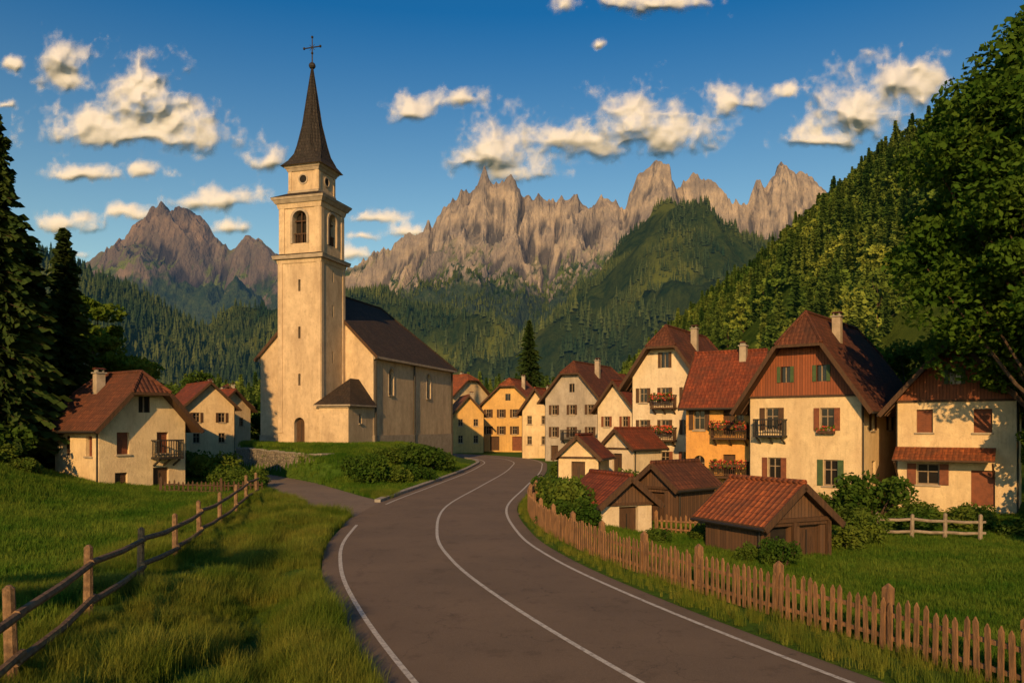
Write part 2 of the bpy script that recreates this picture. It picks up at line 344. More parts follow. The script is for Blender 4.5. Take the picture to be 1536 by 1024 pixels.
def strip(name,P,T,offs,zf,k,skirt=0,wf=None):
    V=[];n=len(offs)
    for i,(p,t) in enumerate(zip(P,T)):
        nx,ny=t[1],-t[0]
        for j,o in enumerate(offs):
            oo=o*(wf(i) if wf else 1);z=zf[j] if isinstance(zf,(list,tuple)) else zf
            V.append((p[0]+nx*oo,p[1]+ny*oo,z))
    return npmesh(name,V,gridfaces(len(P),n),[k])
road=strip('road',ROAD,TR,[-3.42,-3.4,-3.3,0,3.3,3.4,3.42],[-.15,-.01,0,.012,0,-.01,-.15],'asphalt')
def wl(i):return 1+1.6*max(0,1-i/9)
lane=strip('side_road',LANE,TL,[-1.86,-1.84,0,1.84,1.86],[-.15,-.012,-.008,-.012,-.15],'lane',wf=wl)
def par(o):return [o-.05,o+.05]
mk=empty('road_markings')
for nm,o in(('edge_line_left',-2.92),('edge_line_right',2.92),('centre_line',.1)):
    P=ROAD;zz=.001+.012*(1-abs(o)/3.3)+.006
    if o<0:
        a=[i for i in range(len(P)) if not(30.8<P[i][1]<37.5)];segs=[[i for i in a if P[i][1]<=30.8],[i for i in a if P[i][1]>=37.5]]
    else:segs=[list(range(len(P)))]
    for sg in segs:
        ob=strip(nm,P[sg],TR[sg],par(o),zz,'paint');ob.parent=mk
sel=[i for i in range(len(ROAD)) if 38.5<ROAD[i][1]<98]
kb=MB()
for a,b in zip(sel[:-1],sel[1:]):
    def pt(t,o):
        p=ROAD[a]*(1-t)+ROAD[b]*t;q=TR[a];return (p[0]+q[1]*o,p[1]-q[0]*o)
    a0=pt(.02,-3.45);a1=pt(.96,-3.45);b1=pt(.96,-3.75);b0=pt(.02,-3.75)
    kb.hexa([(*a0,-.1),(*a1,-.1),(*b1,-.1),(*b0,-.1)],[(*a0,.13),(*a1,.13),(*b1,.14),(*b0,.14)],'kerb')
kb.build('kerb')
wp=[(-11.2,60.5),(-11.4,58),(-13.4,55.2),(-17.6,61),(-22.2,68.2),(-25.2,73.5)]
wb=MB()
for i in range(len(wp)-1):
    a=Vector((*wp[i],0));b=Vector((*wp[i+1],0));n=max(2,int((b-a).length/1.0))
    for j in range(n):
        p=a.lerp(b,j/n);q=a.lerp(b,(j+1)/n);t1=1.75+random.uniform(-.05,.05)
        d=(b-a).normalized();r=Vector((d.y,-d.x,0))*.24
        if i==0:t1=1.5-(1-j/n)*.3
        wb.hexa([p-r+Vector((0,0,-.3)),q-r+Vector((0,0,-.3)),q+r+Vector((0,0,-.3)),p+r+Vector((0,0,-.3))],[p-r+Vector((0,0,t1)),q-r+Vector((0,0,t1)),q+r+Vector((0,0,t1)),p+r+Vector((0,0,t1))],'stone')
        wb.hexa([p-r*1.2+Vector((0,0,t1+.003)),q-r*1.2+Vector((0,0,t1+.003)),q+r*1.2+Vector((0,0,t1+.003)),p+r*1.2+Vector((0,0,t1+.003))],[p-r*1.2+Vector((0,0,t1+.1)),q-r*1.2+Vector((0,0,t1+.1)),q+r*1.2+Vector((0,0,t1+.1)),p+r*1.2+Vector((0,0,t1+.1))],'kerb')
wb.build('stone_retaining_wall')

# ---------------------------------------------------------------- building parts
def P3(o,ux,p,n,z):
    nx,ny=ux[1],-ux[0];return (o[0]+ux[0]*p+nx*n,o[1]+ux[1]*p+ny*n,z)
def obox(mb,o,ux,p0,p1,n0,n1,z0,z1,k):
    c=[(p0,n0),(p1,n0),(p1,n1),(p0,n1)];mb.hexa([P3(o,ux,p,n,z0) for p,n in c],[P3(o,ux,p,n,z1) for p,n in c],k)
def panel(wall,win,o,ux,W,z0,z1,ops,k,dep=.2,opk='glass'):
    xsb={0,W};zsb={z0,z1}
    for q in ops:
        xsb|={q['x']-q['w']/2,q['x']+q['w']/2};zsb|={q['z'],q['z']+q['h']}
    xl=sorted(xsb);zl=sorted(zsb)
    for i in range(len(xl)-1):
        for j in range(len(zl)-1):
            cx=(xl[i]+xl[i+1])/2;cz=(zl[j]+zl[j+1])/2
            if any(abs(cx-q['x'])<q['w']/2 and q['z']<cz<q['z']+q['h'] for q in ops):continue
            wall.poly([P3(o,ux,xl[i],0,zl[j]),P3(o,ux,xl[i+1],0,zl[j]),P3(o,ux,xl[i+1],0,zl[j+1]),P3(o,ux,xl[i],0,zl[j+1])],k)
    for q in ops:
        x0=q['x']-q['w']/2;x1=q['x']+q['w']/2;za=q['z'];zb=za+q['h'];r=q['w']/2
        kind=q.get('kind','win')
        if q.get('arch'):
            zs=zb-r;arc=[(q['x']-r*math.cos(math.pi*t/12),zs+r*math.sin(math.pi*t/12)) for t in range(13)]
            wall.poly([P3(o,ux,a,0,b) for a,b in arc[:7]]+[P3(o,ux,x0,0,zb)],k)
            wall.poly([P3(o,ux,a,0,b) for a,b in arc[6:]]+[P3(o,ux,x1,0,zb)],k)
            out=[(x0,za)]+arc+[(x1,za)]
        else:out=[(x0,za),(x0,zb),(x1,zb),(x1,za)]
        for a,b in zip(out,out[1:]+out[:1]):
            wall.poly([P3(o,ux,a[0],0,a[1]),P3(o,ux,b[0],0,b[1]),P3(o,ux,b[0],-dep,b[1]),P3(o,ux,a[0],-dep,a[1])],k)
        bk={'win':'glass','door':'wood','dark':'interior','rdoor':'redwood','closed':q.get('sh') or 'wood'}[kind]
        win.poly([P3(o,ux,a,-dep,b) for a,b in out],bk)
        if kind=='win':
            t=.07;d0,d1=-dep+.01,-dep+.06
            obox(win,o,ux,x0,x1,d0,d1,za,za+t,'frame');obox(win,o,ux,x0,x0+t,d0,d1,za+t,zb-(r if q.get('arch') else 0),'frame');obox(win,o,ux,x1-t,x1,d0,d1,za+t,zb-(r if q.get('arch') else 0),'frame')
            obox(win,o,ux,q['x']-.03,q['x']+.03,d0,d1-.005,za+t,zb-.02,'frame')
            if not q.get('arch'):obox(win,o,ux,x0+t,x1-t,d0,d1+.003,zb-t,zb,'frame')
            obox(win,o,ux,x0+t,x1-t,d0,d1-.01,za+q['h']*.6,za+q['h']*.6+.05,'frame')
        if kind=='closed':
            for f in np.arange(.06,.95,.09):obox(win,o,ux,x0+.05,q['x']-.03,-dep+.006,-dep+.03,za+q['h']*f,za+q['h']*(f+.05),bk);obox(win,o,ux,q['x']+.03,x1-.05,-dep+.006,-dep+.03,za+q['h']*f,za+q['h']*(f+.05),bk)
        if kind in('win','closed') and q.get('sill',1):
            obox(win,o,ux,x0-.08,x1+.08,.003,.1,za-.09,za-.003,'trim')
        if kind=='door':obox(win,o,ux,q['x']-.02,q['x']+.02,-dep+.005,-dep+.03,za,zb-.3,'iron')
        if q.get('sh') and kind!='closed':
            w=q['w']*.4
            for sgn in(-1,1):
                c=q['x']+sgn*(q['w']/2+w/2+.02);obox(win,o,ux,c-w/2,c+w/2,.02,.065,za,zb,q['sh'])
                for f in(.04,.48,.92):obox(win,o,ux,c-w/2+.04,c+w/2-.04,.066,.085,za+q['h']*f,za+q['h']*f+.06,q['sh'])
        if q.get('box'):
            obox(win,o,ux,x0-.1,x1+.1,.11,.32,za-.2,za-.02,'wood');flowers(win,o,ux,x0-.1,x1+.1,.1,.36,za-.1,za+.25,50)
def flowers(mb,o,ux,p0,p1,n0,n1,z0,z1,n):
    for i in range(n):
        c=Vector(P3(o,ux,random.uniform(p0,p1),random.uniform(n0,n1),random.uniform(z0,z1)))
        a=Vector([random.uniform(-1,1) for _ in range(3)]).normalized()*.08;b=a.orthogonal().normalized()*.08
        mb.poly([c-a,c-b,c+a,c+b],'flower' if random.random()<.5 else 'bushleaf')
def balcony(mb,o,ux,p0,p1,z,dep=.9,k='wood',fl=True):
    obox(mb,o,ux,p0,p1,.003,dep,z-.12,z,k)
    for p in np.linspace(p0+.15,p1-.15,3):
        mb.beam(P3(o,ux,p,.02,z-.5),P3(o,ux,p,dep*.8,z-.14),.09,.09,k)
    obox(mb,o,ux,p0,p1,dep-.06,dep,z+.9,z+.98,k);obox(mb,o,ux,p0,p1,dep-.05,dep-.01,z+.12,z+.17,k)
    n=int((p1-p0)/.14)
    for i in range(n+1):
        p=p0+(p1-p0-.04)*i/n;obox(mb,o,ux,p,p+.035,dep-.045,dep-.015,z,z+.9,k)
    for p in(p0,p1-.05):
        obox(mb,o,ux,p,p+.05,.003,dep-.06,z+.9,z+.97,k)
        for d in np.arange(.12,dep-.1,.14):obox(mb,o,ux,p+.01,p+.04,d,d+.035,z,z+.9,k)
    if fl:
        obox(mb,o,ux,p0+.05,p1-.05,dep+.003,dep+.2,z+.62,z+.8,'wood');flowers(mb,o,ux,p0,p1,dep-.05,dep+.3,z+.55,z+1.1,int(90*(p1-p0)))
def slabpoly(mb,pts,t,k,edgek='wood'):
    P=[Vector(p) for p in pts];e=(P[1]-P[0]).normalized();nrm=None
    for i in range(2,len(P)):
        c=e.cross(P[i]-P[0])
        if c.length>1e-4:nrm=c.normalized();break
    v=nrm.cross(e)
    uv=[((p-P[0]).dot(e),abs((p-P[0]).dot(v))) for p in P]
    mb.poly(P,k,uv)
    B=[p-Vector((0,0,t)) for p in P];mb.poly(B[::-1],edgek)
    for i in range(len(P)):
        j=(i+1)%len(P);mb.poly([B[i],B[j],P[j],P[i]],edgek)
def roof(mb,w,y0,y1,ze,zr,ov,ovf,t,k,cf=None,cb=None,edgek='wood'):
    m=(zr-ze)/w;a=w+ov;zea=ze-m*ov;Y0=y0-ovf;Y1=y1+ovf
    cf=zr if cf is None else max(cf,zea);cb=zr if cb is None else max(cb,zea)
    xf=(zr-cf)/m;xb=(zr-cb)/m;df=xf;db=xb
    for sg in(-1,1):
        pts=[(sg*a,Y0,zea),(sg*a,Y1,zea)]
        if cb<zr:
            if cb>zea+.01:pts.append((sg*xb,Y1,cb))
        pts.append((0,Y1-db,zr));pts.append((0,Y0+df,zr))
        if cf<zr and cf>zea+.01:pts.append((sg*xf,Y0,cf))
        slabpoly(mb,pts,t,k,edgek)
    if cf<zr:slabpoly(mb,[(-xf,Y0,cf),(xf,Y0,cf),(0,Y0+df,zr)],t,k,edgek)
    if cb<zr:slabpoly(mb,[(-xb,Y1,cb),(xb,Y1,cb),(0,Y1-db,zr)],t,k,edgek)
    mb.tube((0,Y0+df,zr+.02),(0,Y1-db,zr+.02),.11,.11,k,6)
    if cf<zr:
        for sg in(-1,1):mb.tube((sg*xf,Y0,cf+.02),(0,Y0+df,zr+.02),.1,.1,k,6)
    if cb<zr:
        for sg in(-1,1):mb.tube((sg*xb,Y1,cb+.02),(0,Y1-db,zr+.02),.1,.1,k,6)
    for Y,c,xx in((Y0-.03,cf,xf),(Y1+.03,cb,xb)):
        if c<=zea+.02:continue
        for sg in(-1,1):mb.beam((sg*a,Y,zea-.12),(sg*xx,Y,c-.12),.05,.24,'wood')
    return m
def house(name,x,y,deg,W,Lh,eave,ridge,wk='cream',rk='redtile',cf=None,cb=None,ov=.55,ovf=.7,fr=(),lf=(),rt=(),gable=None,gops=(),chim=(),bal=(),base_z=None,fl=None):
    zb=gz(x,y)-.5 if base_z is None else base_z
    e=empty(name,(x,y,0),math.radians(deg))
    wl_=MB();wn=MB();rf=MB()
    w=W/2;t=.16
    m=(ridge-eave)/w
    he=eave-t-.02
    cfz=None if cf is None else ridge-cf*(ridge-eave);cbz=None if cb is None else ridge-cb*(ridge-eave)
    sides={'f':((-w,0),(1,0),W),'r':((w,0),(0,1),Lh),'b':((w,Lh),(-1,0),W),'l':((-w,Lh),(0,-1),Lh)}
    opsd={'f':list(fr),'r':list(rt),'l':list(lf),'b':[]}
    for s,(o,ux,WW) in sides.items():panel(wl_,wn,o,ux,WW,zb,he,opsd[s],wk)
    for s,c in(('f',cfz),('b',cbz)):
        o,ux,_=sides[s];gk=gable or wk;n=.04 if gable else 0
        if c is None:zt=ridge-t-.02
        else:zt=min(ridge-t-.02,c+m*ovf-t-.02)
        xg=max(0,(ridge-t-.02-zt)/m)
        if zt>he+.05:
            go=list(gops) if s=='f' else []
            br=sorted({0,W,w-xg,w+xg,w}|{q['x']-q['w']/2 for q in go}|{q['x']+q['w']/2 for q in go})
            def top(p):return min(zt,he+m*min(p,W-p))
            for a,b in zip(br,br[1:]):
                if b-a<1e-4:continue
                q=[g for g in go if abs((a+b)/2-g['x'])<g['w']/2]
                if q:
                    g=q[0];wl_.poly([P3(o,ux,a,n,he),P3(o,ux,b,n,he),P3(o,ux,b,n,g['z']),P3(o,ux,a,n,g['z'])],gk,[(a,0),(b,0),(b,1),(a,1)]);lo=g['z']+g['h']
                else:lo=he
                pts=[(a,lo),(b,lo)]
                if top(b)>lo+1e-4:pts.append((b,top(b)))
                if top(a)>lo+1e-4:pts.append((a,top(a)))
                if len(pts)>2:wl_.poly([P3(o,ux,p,n,z) for p,z in pts],gk,[(p,z) for p,z in pts])
            for g in go:
                x0=g['x']-g['w']/2;x1=g['x']+g['w']/2;za=g['z'];zb2=za+g['h']
                out=[(x0,za),(x0,zb2),(x1,zb2),(x1,za)]
                for a,b in zip(out,out[1:]+out[:1]):wl_.poly([P3(o,ux,a[0],n,a[1]),P3(o,ux,b[0],n,b[1]),P3(o,ux,b[0],-.12,b[1]),P3(o,ux,a[0],-.12,a[1])],'wood')
                wn.poly([P3(o,ux,a,-.12,b) for a,b in out],'glass')
                obox(wn,o,ux,g['x']-.03,g['x']+.03,-.11,-.06,za,zb2,'frame')
                if g.get('sh'):
                    hw=g['w']*.38
                    for sgn in(-1,1):
                        c0=g['x']+sgn*(g['w']/2+hw/2+.02);obox(wn,o,ux,c0-hw/2,c0+hw/2,n+.02,n+.06,za,zb2,g['sh'])
            if gable:obox(wn,o,ux,-.03,W+.03,.003,.1,he-.12,he,'wood')
    roof(rf,w,0,Lh,eave,ridge,ov,ovf,t,rk,cfz,cbz)
    zea=eave-m*ov
    for sg in(-1,1):
        for yy in np.arange(.3,Lh,.8):rf.beam((sg*(w+ov-.08),yy,zea-t-.02+m*.08),(sg*(w+.0),yy,eave-t-.03),.09,.1,'wood')
        rf.tube((sg*(w+ov+.06),-ovf,zea-.1),(sg*(w+ov+.06),Lh+ovf,zea-.1),.06,.06,'iron',6)
        rf.tube((sg*(w+.06),.12,zb),(sg*(w+.06),.12,eave-.35),.045,.045,'iron',6)
    wl_.build('walls',e);rf.build('roof',e)
    for s,p0,p1,z,fw in bal:
        o,ux,_=sides[s];balcony(wn,o,ux,p0,p1,z,.85,'wood' if fw else 'iron',fw)
    wn.build('windows',e)
    if chim:
        cb_=MB()
        for cx,cy,top in chim:
            zz=ridge-m*abs(cx)-.5;top=top-.35
            cb_.box(cx-.25,cx+.25,cy-.22,cy+.22,zz,top,'trim');cb_.box(cx-.32,cx+.32,cy-.29,cy+.29,top+.003,top+.08,'kerb')
            for dx in(-.2,.13):cb_.box(cx+dx,cx+dx+.07,cy-.18,cy+.18,top+.083,top+.24,'kerb')
            cb_.hexa([(cx-.3,cy-.26,top+.243),(cx+.3,cy-.26,top+.243),(cx+.3,cy+.26,top+.243),(cx-.3,cy+.26,top+.243)],[(cx-.26,cy-.04,top+.34),(cx+.26,cy-.04,top+.34),(cx+.26,cy+.04,top+.34),(cx-.26,cy+.04,top+.34)],'redtile')
        cb_.build('chimney',e)
    return e
def W_(x,z,w=.85,h=1.25,**k):d=dict(x=x,z=z,w=w,h=h);d.update(k);return d
def row(n,W,z,w=.8,h=1.2,**k):return [W_(W*(i+.5)/n,z,w,h,**k) for i in range(n)]

house('chalet_house',17.2,47,-39,6.5,11,5.75,10.5,'cream','browntile',cf=.42,cb=.42,ov=.8,ovf=1.0,gable='redboard',
  fr=[W_(1.35,3.5,.8,1.35,sh='wood'),W_(4.6,3.5,.8,1.3,sh='redwood',box=1),W_(1.5,.5,.8,1.35,sh='redwood'),W_(4.8,.3,.8,1.5,sh='green')],
  gops=[W_(2.2,6.35,.55,.95,sh='green'),W_(4.3,6.35,.55,.95,sh='green')],
  rt=[W_(2.2,3.5,.8,1.2,sh='wood'),W_(6,3.5,.8,1.2,sh='wood'),W_(2.5,.5,.8,1.2)],lf=[W_(5,3.4)],
  chim=[(.9,3.4,10.8),(-1.2,7,10.5)],bal=[('f',.5,2.3,3.2,False)])
house('gabled_house',23.8,42.8,-34,5.6,8.5,5.35,8.6,'cream','browntile',ov=.8,ovf=1.0,gable='redboard',
  fr=[W_(1.35,3.4,.8,1.25,kind='closed',sh='redwood'),W_(4.1,3.4,.85,1.25,kind='closed',sh='redwood'),W_(1.5,.55,1.1,1.15,sh='redwood'),W_(4.1,-.5,1.1,1.9,kind='rdoor')],
  gops=[W_(2.8,6.0,.55,.8,sh='green')],rt=[W_(2,3.3,.8,1.2,sh='wood')],chim=[(1.3,3,9.0)])
house('ochre_house',17.0,53.9,60,6,4.4,5.7,8.9,'ochre','redtile',ov=.7,ovf=.3,
  lf=[W_(.9,3.5,.75,1.3,sh='wood'),W_(2.9,3.2,.8,1.7,kind='door'),W_(3.6,3.5,.5,1.1),W_(.9,.5,.75,1.3,arch=True),W_(2.9,.3,.8,1.6,kind='door')],
  bal=[('l',1.9,4.2,3.0,True),('l',1.9,4.2,.5,True)],chim=[(-.5,1.2,9.5)])
house('tall_white_house',11.9,62,-32,5.4,10,7.8,11.6,'white','browntile',cf=.45,cb=.45,ov=.8,ovf=1.0,
  fr=row(3,5.4,5.6,.65,1.15,sh='wood')+row(3,5.4,3.1,.65,1.15,sh='wood')+row(3,5.4,.6,.7,1.2,sh='redwood'),
  gops=[W_(2.7,8.3,.6,1.2,sh='wood')],rt=row(3,10,5.4,.7,1.1,sh='wood')+row(3,10,3,.7,1.1,sh='wood'),chim=[(1,4,12.0),(-1,7.5,11.9)],bal=[('f',1.8,3.7,5.2,True),('f',1.8,3.7,2.7,True)])
house('small_white_house',9.9,76,-35,3.9,7,5.7,8.1,'white','redtile',ov=.5,fr=row(2,3.9,3.7,.6,1.0,sh='redwood')+row(2,3.9,1.1,.6,1,sh='redwood'),chim=[(0.6,4,8.6)])
house('grey_stone_house',6.4,85,-30,6.4,11,7.0,10.7,'grey','browntile',cf=.35,cb=.4,ov=.6,
  fr=row(3,6.4,5.0,.65,1.05,sh='wood')+row(3,6.4,2.6,.65,1.1,sh='wood')+[W_(1.1,.2,.9,1.5,kind='door'),W_(3.2,.3,.7,1),W_(5.3,.1,.9,1.8,kind='dark')],gops=[W_(3.2,7.4,.6,.9)],
  bal=[('f',2.2,4.3,2.4,False)],chim=[(1.2,4,11.3),(-1,8,11)])
house('narrow_village_house',2.9,94,-22,3.6,8,5.9,8.3,'cream','orangetile',fr=row(2,3.6,4.0,.6,1)+row(2,3.6,1.6,.6,1),lf=row(3,8,3.8,.7,1),chim=[(.5,3,8.8)])
house('yellow_house',-.6,118,-18,8.2,9,7.1,10.9,'yellow','orangetile',cf=.3,fr=row(4,8.2,5.1,.75,1.2,sh='wood')+row(4,8.2,2.6,.75,1.2,sh='wood')+[W_(2,.2,1.5,2.1,kind='door'),W_(5.5,.2,1.5,2.1,kind='rdoor')],gops=[W_(4.1,7.6,.8,1)],chim=[(1.5,3,11.6),(-1.8,5,11.2)])
house('orange_roof_house',-6.2,113,12,4.4,8,5.8,8.2,'yellow','orangetile',fr=row(2,4.4,3.8,.7,1)+row(2,4.4,1.4,.7,1.1),lf=row(3,8,3.6,.7,1),chim=[(.8,2,8.8)])
house('back_village_house',-7,135,50,9,10,9.2,12.6,'cream','orangetile',cf=.3,fr=row(3,9,6,.8,1.2),lf=row(3,10,6,.8,1.2),chim=[(1,3,13.2)])
house('back_village_house',12,125,-40,9,10,9,12.4,'cream','redtile',cf=.3,fr=row(3,9,6,.8,1.2),chim=[(1,3,13)])
house('back_village_house',22,112,-50,9,10,8.6,12,'white','redtile',cf=.3,fr=row(3,9,6,.8,1.2),chim=[(1,3,12.6)])
house('back_village_house',24,84,-40,8,10,8,11.4,'cream','browntile',cf=.3,fr=row(3,8,5,.8,1.2),chim=[(1,3,12)])
house('cottage',-20.6,44.6,54,5.0,5.0,4.15,6.8,'cream','browntile',cf=.45,cb=.45,ov=.6,ovf=.85,
  fr=[W_(1.3,2.2,.7,1.2,sh='redwood',kind='closed'),W_(3.6,2.2,.7,1.2,sh='redwood',kind='closed'),W_(1.2,-.1,.7,1.3,kind='closed',sh='wood'),W_(3.5,-.3,.95,1.7,kind='door')],
  gops=[W_(2.5,4.5,.65,.9)],lf=[W_(1.4,2.1,.75,1.1,sh='wood',kind='closed'),W_(3.9,2.1,.7,1.1,kind='closed',sh='redwood')],rt=row(2,5.,2.1),chim=[(-.9,3.2,7.1)],bal=[('f',2.9,4.4,2.0,False)])
house('cream_village_house',-34.2,90,38,5.6,8,6.2,8.8,'cream','redtile',fr=row(2,5.6,4.2,.75,1.1,sh='wood')+row(2,5.6,1.9,.75,1.1),lf=row(3,8,4,.75,1.1),chim=[(1,3,9.3)])
house('orange_village_house',-35.5,79,35,4.4,5.5,4.9,6.9,'ochre','orangetile',fr=row(2,4.4,3.1,.7,1)+row(2,4.4,1.2,.7,1),lf=row(2,5.5,3))
house('back_village_house',-40,112,25,6,9,7,9.6,'cream','redtile',fr=row(2,6,4.5),chim=[(1,3,10)])
house('back_village_house',-33,128,10,6,9,7.4,9.8,'white','orangetile',fr=row(2,6,4.5),chim=[(1,3,10.2)])
house('back_village_house',-36.5,104,60,6,7,6.2,8.6,'cream','redtile',fr=row(2,6,3.8,.75,1.1),lf=row(3,7,3.8,.75,1.1),chim=[(1,3,9.1)])
def shed(name,x,y,deg,W,Lh,eave,ridge,wk,rk,gk,door):
    return house(name,x,y,deg,W,Lh,eave,ridge,wk,rk,ov=.3,ovf=.4,gable=gk,fr=door)
shed('stone_shed',4.75,33,22,2.4,2.8,.75,1.7,'white','redtile','brownboard',[W_(1.3,-1.2,.9,1.6,kind='door')])
e=shed('timber_barn',10.0,28.0,26,3.1,3.0,.55,1.75,'brownboard','orangetile','brownboard',[W_(.75,-1.4,1.0,1.75,kind='dark'),W_(2.2,-1.4,1.0,1.75,kind='door')])
tb=MB()
for px in(-1.45,-.2,1.45):tb.box(px-.08,px+.08,-.16,-.01,-1.3,.5,'wood')
tb.box(-1.55,1.55,-.18,-.02,.38,.52,'wood')
tb.build('timber_frame',e)
shed('garden_shed',6.9,38,-48,2.4,3.0,1.05,2.0,'brownboard','browntile','brownboard',[W_(1.2,-.9,.9,1.5,kind='door')])
shed('garden_shed',4.2,50.5,-20,2.6,3,2.0,3.2,'cream','redtile','cream',[W_(1.3,0,.9,1.5,kind='door')])
shed('garden_shed',7.6,57,-48,2.8,3.2,2.4,3.6,'white','redtile','white',[W_(1.3,.3,.9,1.5,kind='door')])
pr=MB();slabpoly(pr,[(-2.9,-1.3,1.95),(1.9,-1.3,1.95),(1.9,-.02,2.6),(-2.9,-.02,2.6)],.09,'orangetile')
for px in(-2.8,1.8):pr.beam((px,-1.2,1.8),(px,-.03,1.0),.09,.09,'wood')
pr.build('porch_roof',bpy.data.objects['gabled_house'])

# ---------------------------------------------------------------- church
TH=math.radians(-17);ch=empty('church',(-17.7,71.8,0),TH)
wl_=MB();wn=MB();rf=MB();tr=MB()
Z0=.0;HW=5.75;LN=19;EV=10.4
sd={'f':((-HW,0),(1,0),2*HW),'r':((HW,0),(0,1),LN),'b':((HW,LN),(-1,0),2*HW),'l':((-HW,LN),(0,-1),LN)}
op={'f':[],'r':[W_(3.6,6.6,1.0,2.5,arch=True),W_(12.4,6.6,1.0,2.5,arch=True)],'b':[],'l':[W_(6,6.6,1,2.5,arch=True)]}
for s,(o,ux,WW) in sd.items():panel(wl_,wn,o,ux,WW,Z0,EV-.2,op[s],'church',.35)
o,ux=(-HW,0),(1,0)
wl_.poly([P3(o,ux,0,0,EV-.2),P3(o,ux,2*HW,0,EV-.2),P3(o,ux,HW,0,15.95)],'church')
roof(rf,HW,0,LN,EV,16.2,.5,.25,.2,'darktile',None,EV-5,'trim')
for o,ux,WW in sd.values():
    obox(tr,o,ux,0,WW,.003,.1,Z0,2.95,'trim');
for o,ux,WW in(sd['r'],sd['l'],sd['b']):obox(tr,o,ux,-.1,WW+.1,.003,.22,EV-.75,EV-.45,'trim')
for q in(3.6,12.4):
    o,ux,_=sd['r']
    for t in range(12):
        a0=math.pi*t/12;a1=math.pi*(t+1)/12;f=lambda a,r:P3(o,ux,q-r*math.cos(a),.05,8.6+r*math.sin(a))
        tr.poly([f(a0,.5),f(a1,.5),f(a1,.64),f(a0,.64)],'trim')
    for sg in(-1,1):obox(tr,o,ux,q+sg*.57-.07,q+sg*.57+.07,.003,.05,6.5,8.6,'trim')
for yy in(.25,8.6,LN-.3):tr.tube((HW+.12,yy,.5),(HW+.12,yy,EV-.75),.09,.09,'iron',8)
TX=.89;T=2.05;TY=-2.06
def tsides(hw,cx=TX,cy=TY):
    return [((cx-hw,cy-hw),(1,0)),((cx+hw,cy-hw),(0,1)),((cx+hw,cy+hw),(-1,0)),((cx-hw,cy+hw),(0,-1))]
for i,(o,ux) in enumerate(tsides(T)):
    ops=[]
    if i==0:ops=[W_(T,2.3,1.0,2.2,arch=True,kind='door')]+[W_(T,z,.22,1.0,kind='dark') for z in(7.2,11.2,15.2)]
    if i==1:ops=[W_(T,z,.22,1.0,kind='dark') for z in(9.2,13.2,16.2)]
    if i==3:ops=[W_(T,z,.22,1.0,kind='dark') for z in(7.2,13.2)]
    panel(wl_,wn,o,ux,2*T,Z0,18.0,ops,'church',.4)
    for p in(0,2*T-.42):obox(tr,o,ux,p+.003,p+.417,.003,.06,3.2,17.6,'church')
    o2,ux2=tsides(T-.08)[i];w2=2*(T-.08)
    panel(wl_,wn,o2,ux2,w2,18.4,22.8,[W_(w2/2,19.3,1.35,2.75,arch=True,kind='dark')],'church',.55)
    for p in(0,w2-.5):obox(tr,o2,ux2,p+.003,p+.497,.003,.08,18.45,22.3,'church')
    for t in range(14):
        a0=math.pi*t/14;a1=math.pi*(t+1)/14;f=lambda a,r,n:P3(o2,ux2,w2/2-r*math.cos(a),n,19.3+2.75-.675+r*math.sin(a))
        tr.hexa([f(a0,.68,.003),f(a1,.68,.003),f(a1,.88,.003),f(a0,.88,.003)],[f(a0,.68,.09),f(a1,.68,.09),f(a1,.88,.09),f(a0,.88,.09)],'trim')
    for sg in(-1,1):obox(tr,o2,ux2,w2/2+sg*.78-.1,w2/2+sg*.78+.1,.003,.09,19.3,21.37,'trim')
    obox(tr,o2,ux2,w2/2-.67,w2/2+.67,-.3,-.2,20.1,20.2,'wood')
    for p in np.linspace(-.55,.55,6):obox(tr,o2,ux2,w2/2+p-.03,w2/2+p+.03,-.29,-.21,19.3,20.1,'wood')
    obox(tr,o2,ux2,w2/2-.05,w2/2+.05,-.4,-.3,19.3,22.0,'wood');obox(tr,o2,ux2,w2/2-.67,w2/2+.67,-.41,-.31,21.2,21.3,'wood')
    o3,ux3=tsides(1.42)[i];panel(wl_,wn,o3,ux3,2.84,23.9,25.8,[],'church')
    c=[(1.42+.34*math.cos(a),24.9+.34*math.sin(a)) for a in np.linspace(0,2*math.pi,17)[:-1]]
    c2=[(1.42+.46*math.cos(a),24.9+.46*math.sin(a)) for a in np.linspace(0,2*math.pi,17)[:-1]]
    wn.poly([P3(o3,ux3,a,.012,b) for a,b in c],'interior')
    for j in range(16):
        k=(j+1)%16;tr.hexa([P3(o3,ux3,*c[j][:1],.004,c[j][1]),P3(o3,ux3,c[k][0],.004,c[k][1]),P3(o3,ux3,c2[k][0],.004,c2[k][1]),P3(o3,ux3,c2[j][0],.004,c2[j][1])],
           [P3(o3,ux3,c[j][0],.07,c[j][1]),P3(o3,ux3,c[k][0],.07,c[k][1]),P3(o3,ux3,c2[k][0],.07,c2[k][1]),P3(o3,ux3,c2[j][0],.07,c2[j][1])],'trim')
    for p in(0,2.84-.3):obox(tr,o3,ux3,p+.003,p+.297,.003,.06,23.95,25.75,'church')
def slab(hw,z0,z1,k,hw2=None):
    h2=hw2 or hw;tr.hexa([(TX-hw,TY-hw,z0),(TX+hw,TY-hw,z0),(TX+hw,TY+hw,z0),(TX-hw,TY+hw,z0)],[(TX-h2,TY-h2,z1),(TX+h2,TY-h2,z1),(TX+h2,TY+h2,z1),(TX-h2,TY+h2,z1)],k)
slab(T+.06,17.6,17.95,'church',T+.14);slab(T+.35,17.953,18.25,'trim',T+.42);slab(T+.44,18.253,18.45,'darktile',T-.05)
slab(T+.02,22.3,22.7,'church',T+.12);slab(T+.2,22.703,23.0,'trim',T+.38);slab(T+.42,23.003,23.2,'trim',T+.48);slab(T+.5,23.203,23.75,'darktile',1.5);slab(1.5,23.753,23.95,'trim')
